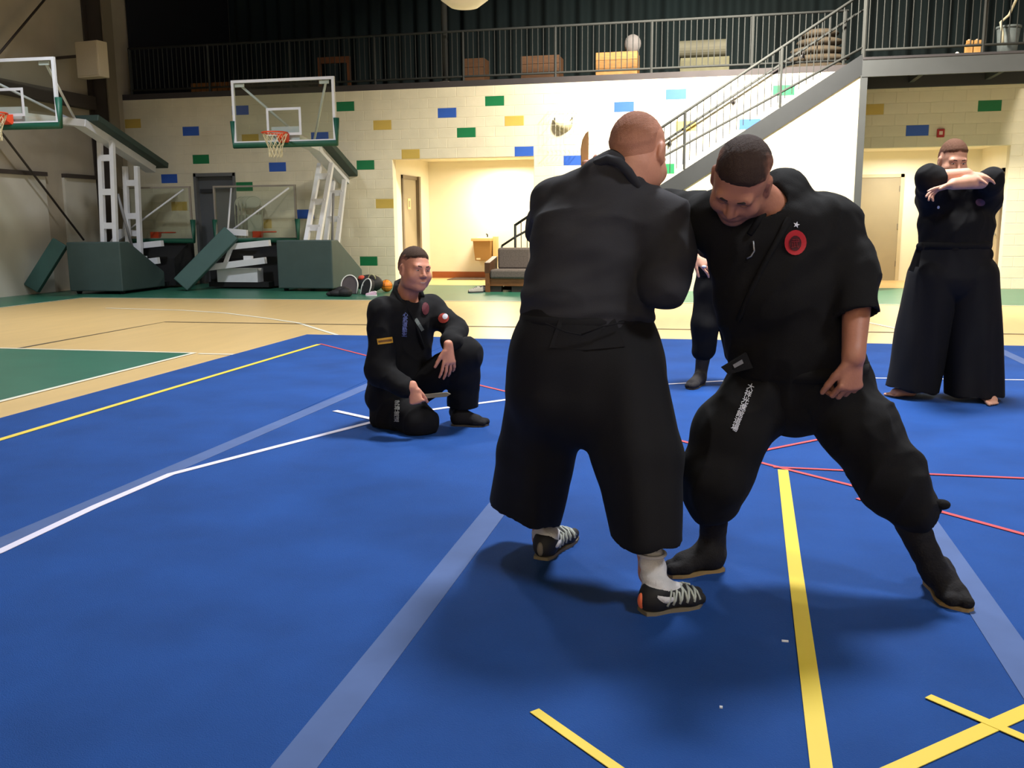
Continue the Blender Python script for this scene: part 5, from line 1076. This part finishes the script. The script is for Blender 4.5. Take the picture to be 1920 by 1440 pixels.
# ------------------------------------------------------------------ kneeling man
def man_c():
    O = G(790, 800); O[2] = MZ
    t = thing('person', tuple(O), 'smiling man in black uniform kneeling on one knee, bare hand on his raised knee', 'person')
    sk = skin('skin_ruddy', (204, 138, 112)); g0 = 5.85
    fdir = RT * 0.58 - AW * 0.80 - UP * 0.08
    hd = Head(q(778, 506, 5.78), fdir, UP + RT * 0.10, 1.07)
    J = dict(pelvis=q(742, 735, 5.98), chest=q(760, 610, 5.88), neck=q(760, 563, 5.87), Ls=q(806, 578, 5.95), Rs=q(718, 586, 5.74), full=1.08, Le=q(856, 620, 5.84), Lw=q(842, 648, 5.62), Re=q(712, 700, 5.66), Rw=q(770, 727, 5.50),
             Lh=q(775, 735, 5.92), Rh=q(728, 745, 5.98), Lk=q(876, 658, 5.72), Rk=q(792, 795, 5.62), La=q(856, 772, 5.98), Ra=q(716, 790, 5.98), b=1.05)
    hL, tL = G(848, 797, MZ), G(916, 799, MZ)
    def hl(S): hand(S, q(841, 651, 5.60), nrm(-UP + RT * 0.02 - AW * 0.1), nrm(AW * 0.8 - RT * 0.5), ((0.15, 0.25, 0.2), (0.2, 0.3, 0.2), (0.25, 0.35, 0.25), (0.3, 0.4, 0.3)), thumb=-1, ts=(0.55, 0.8, 0.2), s=1.12, spread=0.12)
    def hr(S): hand(S, q(774, 727, 5.50), nrm(-UP * 0.9 + RT * 0.25 - AW * 0.2), nrm(AW), ((1.5, 1.6, 1.1)), thumb=1, ts=(0.30, 0.75, 0.65), s=1.08)
    body('body', J, hd, sk, t, O, 0.006, (hl, hr), [lambda S: S.cone(hL + nrm(tL - hL) * 0.06 + UP * 0.05, np.array(J['La']), 0.03, 0.03)])
    hd.hair(t, O, (66, 46, 34), (204, 138, 112), 0.005, (0.086, 0.074), (-0.10, -0.05), 0.030, 0.008)
    hd.face(t, O, mat('brow_brown', (74, 48, 36), 0.8), 1.0, None, 0.1)
    MB().tube([hd.w(u * 0.020, 0.1005 - 0.010 * u * u, -0.0625 + 0.004 * u * u) for u in (-1, -0.5, 0, 0.5, 1)], 0.0022, 6).build('teeth', m_teeth, t, True, O)
    S = Sdf(); sd = nrm(RT * 0.7 + AW * 0.5)
    S.ec(q(742, 745, 5.96), q(752, 690, 5.93), (0.20, 0.165), (0.185, 0.16), sd, k=0.05); S.ec(q(752, 690, 5.93), q(762, 605, 5.88), (0.185, 0.16), (0.185, 0.145), sd, k=0.05); S.cone(q(760, 600, 5.88), q(756, 556, 5.88), 0.145, 0.085, k=0.06)
    S.cone(J['Rs'], J['Ls'], 0.085, k=0.06); S.cone(J['Rs'], J['Re'], 0.092, 0.085, k=0.05); S.cone(q(714, 695, 5.66), q(757, 728, 5.53), 0.082, 0.065, k=0.04)
    S.cone(J['Ls'], J['Le'], 0.082, 0.072, k=0.04); S.ec(J['Le'], q(846, 642, 5.66), (0.072, 0.065), (0.066, 0.06), RT, k=0.03)
    S.cone(q(762, 572, 5.86), hd.w(0, -0.01, -0.05), 0.074, 0.064, op='s', k=0.01)
    jk = sculpt('jacket', S, 0.0085, m_black, t, O, (W(0.007, 22, (1, 1, 1.2), 7), R(0.010, 14, (1, 1, 1), 27), W(0.002, 46, (1, 1, 1), 8)))
    bv = bvh_of(jk)
    cp = [q(*v) for v in ((792, 556, 5.86), (788, 543, 5.92), (772, 530, 5.97), (755, 524, 5.97), (743, 530, 5.92), (740, 544, 5.84), (748, 560, 5.77), (760, 574, 5.74))]
    lap = [on_cloth(bv, x, y, 0.007) for x, y in ((772, 592), (783, 620), (793, 652))]
    MB().tube(cp + [p for p in lap if p is not None], [0.015] * len(cp) + [0.009] * len([p for p in lap if p is not None]), 8).build('collar', m_black, jk, True, O)
    belt_ring('belt', q(748, 708, 5.95), sd, 0.188, 0.162, 0.05, m_black, jk, O)
    strip('arm_patch', bv, (708, 641), (735, 637), 11, m_pry, jk, O, 0.005); strip('arm_patch_band', bv, (710, 641), (733, 637.5), 4, mat('patch_band', (110, 70, 22), 0.7), jk, O, 0.007)
    print_poly('sleeve_badge', bv, disc(832, 597, 10, 9, 0, 1, 14, 3), mat('badge_red', (168, 58, 46), 0.8), jk, O, 0.005); print_poly('sleeve_badge_mark', bv, disc(835, 594, 5, 5, 0, 1, 10, 2), m_prw, jk, O, 0.007)
    print_poly('chest_patch', bv, disc(797, 579, 6.5, 11.5, 0, 1, 14, 3), mat('patch_wine', (84, 20, 30), 0.8), jk, O, 0.005)
    lettering('chest_lettering', bv, '心武道塾生', (759, 608), 9.6, 0.05, mat('print_lilac', (120, 130, 190), 0.7), jk, O, 0.005)
    strip('chest_tape', bv, (778, 598), (792, 619), 6, mat('tape_grey', (110, 116, 112), 0.6), jk, O, 0.006)
    T = Sdf()
    T.ec(q(742, 720, 5.97), q(745, 762, 5.97), (0.19, 0.165), (0.185, 0.17), sd, k=0.05)
    T.cone(q(775, 735, 5.92), q(872, 664, 5.72), 0.115, 0.095, k=0.05); T.cone(q(872, 664, 5.72), q(869, 700, 5.80), 0.095, 0.098, k=0.04); T.ec(q(869, 700, 5.80), q(868, 762, 5.92), (0.098, 0.095), (0.10, 0.10), RT, k=0.03, flat=1, fn=-UP)
    T.ec(q(868, 735, 5.87), q(868, 785, 5.95), (0.085, 0.082), (0.085, 0.085), RT, op='s', k=0)
    T.cone(q(735, 750, 5.95), q(788, 790, 5.66), 0.125, 0.105, k=0.05); T.cone(q(788, 790, 5.66), q(722, 790, 5.88), 0.098, 0.085, k=0.05); T.plane(A3(0, 0, MZ + 0.002), -UP)
    tr = sculpt('trousers', T, 0.0085, m_black, t, O, (W(0.008, 20, (1, 1, 0.9), 9), R(0.010, 14, (1, 1, 1), 29), W(0.002, 46, (1, 1, 1), 10)))
    bt = bvh_of(tr)
    lettering('kanji', bt, '武神館道', (745, 771), 10.5, 0.02, mat('print_pale', (178, 178, 172), 0.7), tr, O, 0.005, 0.95)
    S = Sdf(); foot_prims(S, hL, tL, np.array(J['La']), MZ + 0.006, big=1, split=True, grow=0.004); S.cone(J['La'], q(862, 745, 5.94), 0.045, 0.05, k=0.03)
    bo = sculpt('tabi_boot', S, 0.0065, m_tabi, t, O); sole('sole', hL, tL, MZ, mat('dark_sole', (64, 56, 46), 0.8), bo, O, 1, 1.0, 0.010)
    S = Sdf(); a = q(716, 792, 5.95); S.cone(a, a - UP * 0.02 - RT * 0.03 + AW * 0.06, 0.05, 0.04, k=0.03); S.cone(a - RT * 0.01 + AW * 0.06, A3(a[0] - 0.06, a[1] + 0.04, MZ + 0.03), 0.045, 0.03, k=0.03); S.plane(A3(0, 0, MZ + 0.001), -UP)
    sculpt('tabi_boot', S, 0.0065, m_tabi, t, O)
man_c()
Ok = q(795, 744, 5.50)
t = thing('training_knife', tuple(Ok), 'grey training knife held low in the fist of the kneeling man', 'knife')
MB().prism([q(790, 740, 5.53), q(838, 735.5, 5.53), q(845, 739, 5.53), q(838, 744, 5.53), q(790, 748, 5.53)], tuple(AW * 0.012)).build('blade', mat('knife_grey', (122, 112, 92), 0.6), t, False, Ok, 0.002)
MB().tube([q(768, 746, 5.535), q(791, 744, 5.535)], 0.013, 8).build('grip', mat('knife_grip', (60, 54, 48), 0.7), t, True, Ok)
# ------------------------------------------------------------------ man with crossed arms
def man_d():
    O = G(1770, 752); O[2] = MZ
    t = thing('person', tuple(O), 'barefoot man in black jacket and long wide black trousers crossing his raised forearms', 'person')
    sk = skin('skin_fair', (214, 158, 132))
    hd = Head(q(1787, 302, 6.66), -AW * 0.9 - UP * 0.30 - RT * 0.05, UP - AW * 0.3, 1.08)
    J = dict(pelvis=q(1795, 490, 6.70), chest=q(1797, 400, 6.70), neck=q(1793, 352, 6.70), Rs=q(1750, 372, 6.68), Ls=q(1846, 372, 6.68), Re=q(1743, 334, 6.42), Rw=q(1812, 326, 6.36), Le=q(1858, 338, 6.42), Lw=q(1788, 345, 6.26),
             Rh=q(1768, 500, 6.72), Lh=q(1820, 500, 6.70), Rk=q(1730, 620, 6.74), Lk=q(1838, 630, 6.62), Ra=q(1702, 725, 6.84), La=q(1850, 738, 6.58), b=1.15)
    hR, tR, hL, tL = G(1716, 742, MZ), G(1662, 744, MZ), G(1838, 742, MZ), G(1866, 763, MZ)
    def hl(S): hand(S, q(1785, 346, 6.26), nrm(-RT - UP * 0.30), nrm(-AW * 0.3 - UP), ((0.0, 0.1, 0.1), (0.12, 0.25, 0.2), (0.3, 0.4, 0.3), (0.5, 0.5, 0.4)), thumb=1, ts=(0.5, 0.8, 0.1), s=1.1, spread=0.14)
    def hr(S): hand(S, q(1814, 326, 6.36), nrm(RT - UP * 0.1), nrm(-UP + AW * 0.3), ((0.2, 0.3, 0.2)), thumb=-1, s=1.1)
    fx = [lambda S: foot_prims(S, hR, tR, np.array(J['Ra']), MZ, big=-1, toes=True), lambda S: foot_prims(S, hL, tL, np.array(J['La']), MZ, big=-1, toes=True)]
    body('body', J, hd, sk, t, O, 0.006, (hl, hr), fx, lambda S: (S.cone(J['Re'], J['Rw'], 0.052, 0.036, k=0.02), S.cone(J['Le'], J['Lw'], 0.054, 0.036, k=0.02)))
    hd.hair(t, O, (104, 70, 52), (214, 158, 132), 0.005, (0.086, 0.074), (-0.10, -0.05), 0.028, 0.012); hd.face(t, O, mat('brow_brown', (0, 0, 0)), 0.0, None, 0.3)
    S = Sdf()
    S.ec(q(1790, 462, 6.70), q(1793, 420, 6.70), (0.245, 0.175), (0.250, 0.175), RT, k=0.04); S.ec(q(1793, 420, 6.70), q(1797, 378, 6.70), (0.250, 0.175), (0.225, 0.14), RT, k=0.05); S.cone(q(1797, 375, 6.7), q(1794, 348, 6.71), 0.14, 0.085, k=0.06)
    S.cone(J['Rs'], J['Ls'], 0.10, k=0.06); S.cone(J['Rs'], J['Re'], 0.11, 0.085, k=0.05); S.cone(J['Re'], q(1757, 332, 6.41), 0.082, 0.072, k=0.03); S.cone(J['Ls'], J['Le'], 0.11, 0.082, k=0.05); S.cone(J['Le'], q(1848, 338, 6.40), 0.080, 0.072, k=0.03)
    S.cone(q(1793, 358, 6.69), hd.w(0, 0, -0.03), 0.07, 0.06, op='s', k=0.01)
    jk = sculpt('jacket', S, 0.0085, m_black, t, O, (W(0.007, 22, (1, 1, 1.2), 11), R(0.010, 14, (1, 1, 1), 31), W(0.002, 46, (1, 1, 1), 12)))
    bv = bvh_of(jk)
    print_poly('chest_badge', bv, disc(1838, 379, 9, 7, 0, 1, 14, 3), mat('badge_mauve', (96, 60, 74), 0.7), jk, O, 0.005)
    print_poly('pendant', bv, disc(1759, 388, 2.5, 3, 0, 1, 8, 2), m_prw, jk, O, 0.005)
    cp = [q(1794, 345, 6.72) + (RT * math.cos(a) + AW * math.sin(a)) * 0.095 + UP * 0.012 * math.sin(a) for a in [math.pi * (-0.25 + 1.5 * i / 14) for i in range(15)]]; MB().tube(cp, 0.018, 8).build('collar', m_black, jk, True, O)
    H_ = Sdf()
    H_.ec(q(1790, 458, 6.70), q(1786, 520, 6.70), (0.240, 0.175), (0.275, 0.20), RT, k=0.04)
    l0, l1 = q(1748, 520, 6.71), q(1710, 730, 6.74); r0, r1 = q(1824, 520, 6.69), q(1826, 740, 6.62)
    H_.ec(l0, l1, (0.17, 0.19), (0.19, 0.19), RT, k=0.012, flat=1, fn=-UP - RT * 0.12); H_.ec(r0, r1, (0.17, 0.19), (0.195, 0.19), RT, k=0.012, flat=1, fn=-UP)
    for a, b in ((l0, l1), (r0, r1)): H_.ec(a + (b - a) * 0.75, b + (b - a) * 0.2, (0.155, 0.165), (0.165, 0.165), RT, op='s', k=0)
    hk = sculpt('hakama', H_, 0.0085, m_hakama, t, O, (pleat(0.008, 40, RT, 0.9, 0.5), W(0.004, 18, (1, 1, 0.5), 13)))
    belt_ring('waist_band', q(1790, 460, 6.70), RT, 0.240, 0.172, 0.05, m_black, hk, O)
    MB().bar(q(1724, 462, 6.62), q(1708, 508, 6.60), 0.035, 0.012, tuple(AW)).ell(q(1726, 462, 6.60), (0.03, 0.03, 0.03)).build('tie_end', m_black, hk, False, O); MB().bar(q(1724, 462, 6.62), q(1718, 500, 6.62), 0.03, 0.012, tuple(AW)).build('tie_end', m_black, hk, False, O)
    MB().ell(q(1853, 478, 6.62), (0.035, 0.03, 0.05)).build('side_knot', m_black, hk, True, O)
man_d()
# ------------------------------------------------------------------ man standing behind the pair
def man_e():
    O = G(1340, 726); O[2] = MZ
    t = thing('person', tuple(O), 'man in black standing behind the fighting pair, only a leg and hand showing', 'person')
    sk = skin('skin_fair', (0, 0, 0)); g = 7.35
    hd = Head(q(1378, 338, g), -AW, UP, 1.0)
    J = dict(pelvis=q(1352, 520, g), chest=q(1366, 425, g), neck=q(1374, 372, g), Rs=q(1318, 395, g), Ls=q(1418, 395, g), Re=q(1304, 450, g - 0.05), Rw=q(1304, 486, g - 0.28), Le=q(1432, 460, g - 0.05), Lw=q(1390, 480, g - 0.3),
             Rh=q(1332, 525, g), Lh=q(1374, 525, g), Rk=q(1322, 610, g - 0.05), Lk=q(1376, 612, g), Ra=q(1313, 708, g + 0.02), La=q(1384, 702, g + 0.05))
    hR, tR, hL, tL = G(1316, 720, MZ), G(1290, 731, MZ), G(1386, 716, MZ), G(1402, 728, MZ)
    def hr(S): hand(S, q(1303, 484, g - 0.28), nrm(RT * 0.8 - UP * 0.5 - AW * 0.2), nrm(AW * 0.6 - UP * 0.3), ((0.3, 0.4, 0.3)), thumb=-1, s=1.1, spread=0.12)
    body('body', J, hd, sk, t, O, 0.007, (hr, lambda S: hand(S, q(1388, 481, g - 0.3), nrm(-RT), nrm(AW), ((0.4, 0.5, 0.3)), thumb=1)), [lambda S: S.cone(hL + nrm(tL - hL) * 0.06 + UP * 0.05, np.array(J['La']), 0.03), lambda S: S.cone(hR + nrm(tR - hR) * 0.06 + UP * 0.05, np.array(J['Ra']), 0.03)])
    hd.hair(t, O, (70, 50, 40), (214, 158, 132), 0.005); hd.face(t, O, MATS['brow_brown'], 0.0)
    S = Sdf(); S.ec(q(1352, 530, g), q(1360, 450, g), (0.19, 0.14), (0.19, 0.14), RT, k=0.05); S.cone(q(1362, 440, g), q(1374, 375, g), 0.15, 0.08, k=0.06); S.cone(J['Rs'], J['Ls'], 0.085, k=0.06)
    for s in 'RL': S.cone(J[s + 's'], J[s + 'e'], 0.085, 0.075, k=0.04); S.cone(J[s + 'e'], np.array(J[s + 'e']) * 0.35 + np.array(J[s + 'w']) * 0.65, 0.072, 0.065, k=0.03)
    S.cone(q(1373, 378, g), hd.w(0, 0, -0.03), 0.066, 0.055, op='s', k=0.01)
    jk = sculpt('jacket', S, 0.009, m_black, t, O, (W(0.007, 22, (1, 1, 1.2), 14),)); belt_ring('belt', q(1354, 515, g), RT, 0.19, 0.14, 0.05, m_black, jk, O)
    MB().ell(q(1320, 500, g - 0.33), (0.018, 0.012, 0.010)).build('badge', m_prw, jk, True, O)
    T = Sdf(); T.ec(q(1352, 505, g), q(1352, 545, g), (0.19, 0.145), (0.195, 0.15), RT, k=0.05)
    for a, b, c in ((q(1330, 545, g), q(1322, 610, g - 0.04), q(1320, 655, g)), (q(1375, 545, g), q(1376, 612, g), q(1380, 660, g + 0.02))): T.cone(a, b, 0.115, 0.10, k=0.05); T.cone(b, c, 0.10, 0.095, k=0.05)
    tr = sculpt('trousers', T, 0.009, m_black, t, O, (W(0.008, 20, (1, 1, 0.9), 15),))
    MB().tube([q(1362, 603, g - 0.1), q(1352, 606, g - 0.12)], 0.02, 8).build('tie_knot', m_black, tr, True, O)
    for h_, t_, an, c in ((hR, tR, J['Ra'], q(1319, 665, g)), (hL, tL, J['La'], q(1381, 665, g + 0.02))):
        S = Sdf(); foot_prims(S, h_, t_, np.array(an), MZ + 0.006, big=1, split=True, grow=0.004); S.cone(an, c, 0.046, 0.058, k=0.03)
        bo = sculpt('tabi_boot', S, 0.007, mat('brown_black_tabi', (40, 34, 34), 0.85, 0.1, 8), t, O); sole('sole', h_, t_, MZ, MATS['dark_sole'], bo, O, 1, 1.0, 0.010)
man_e()
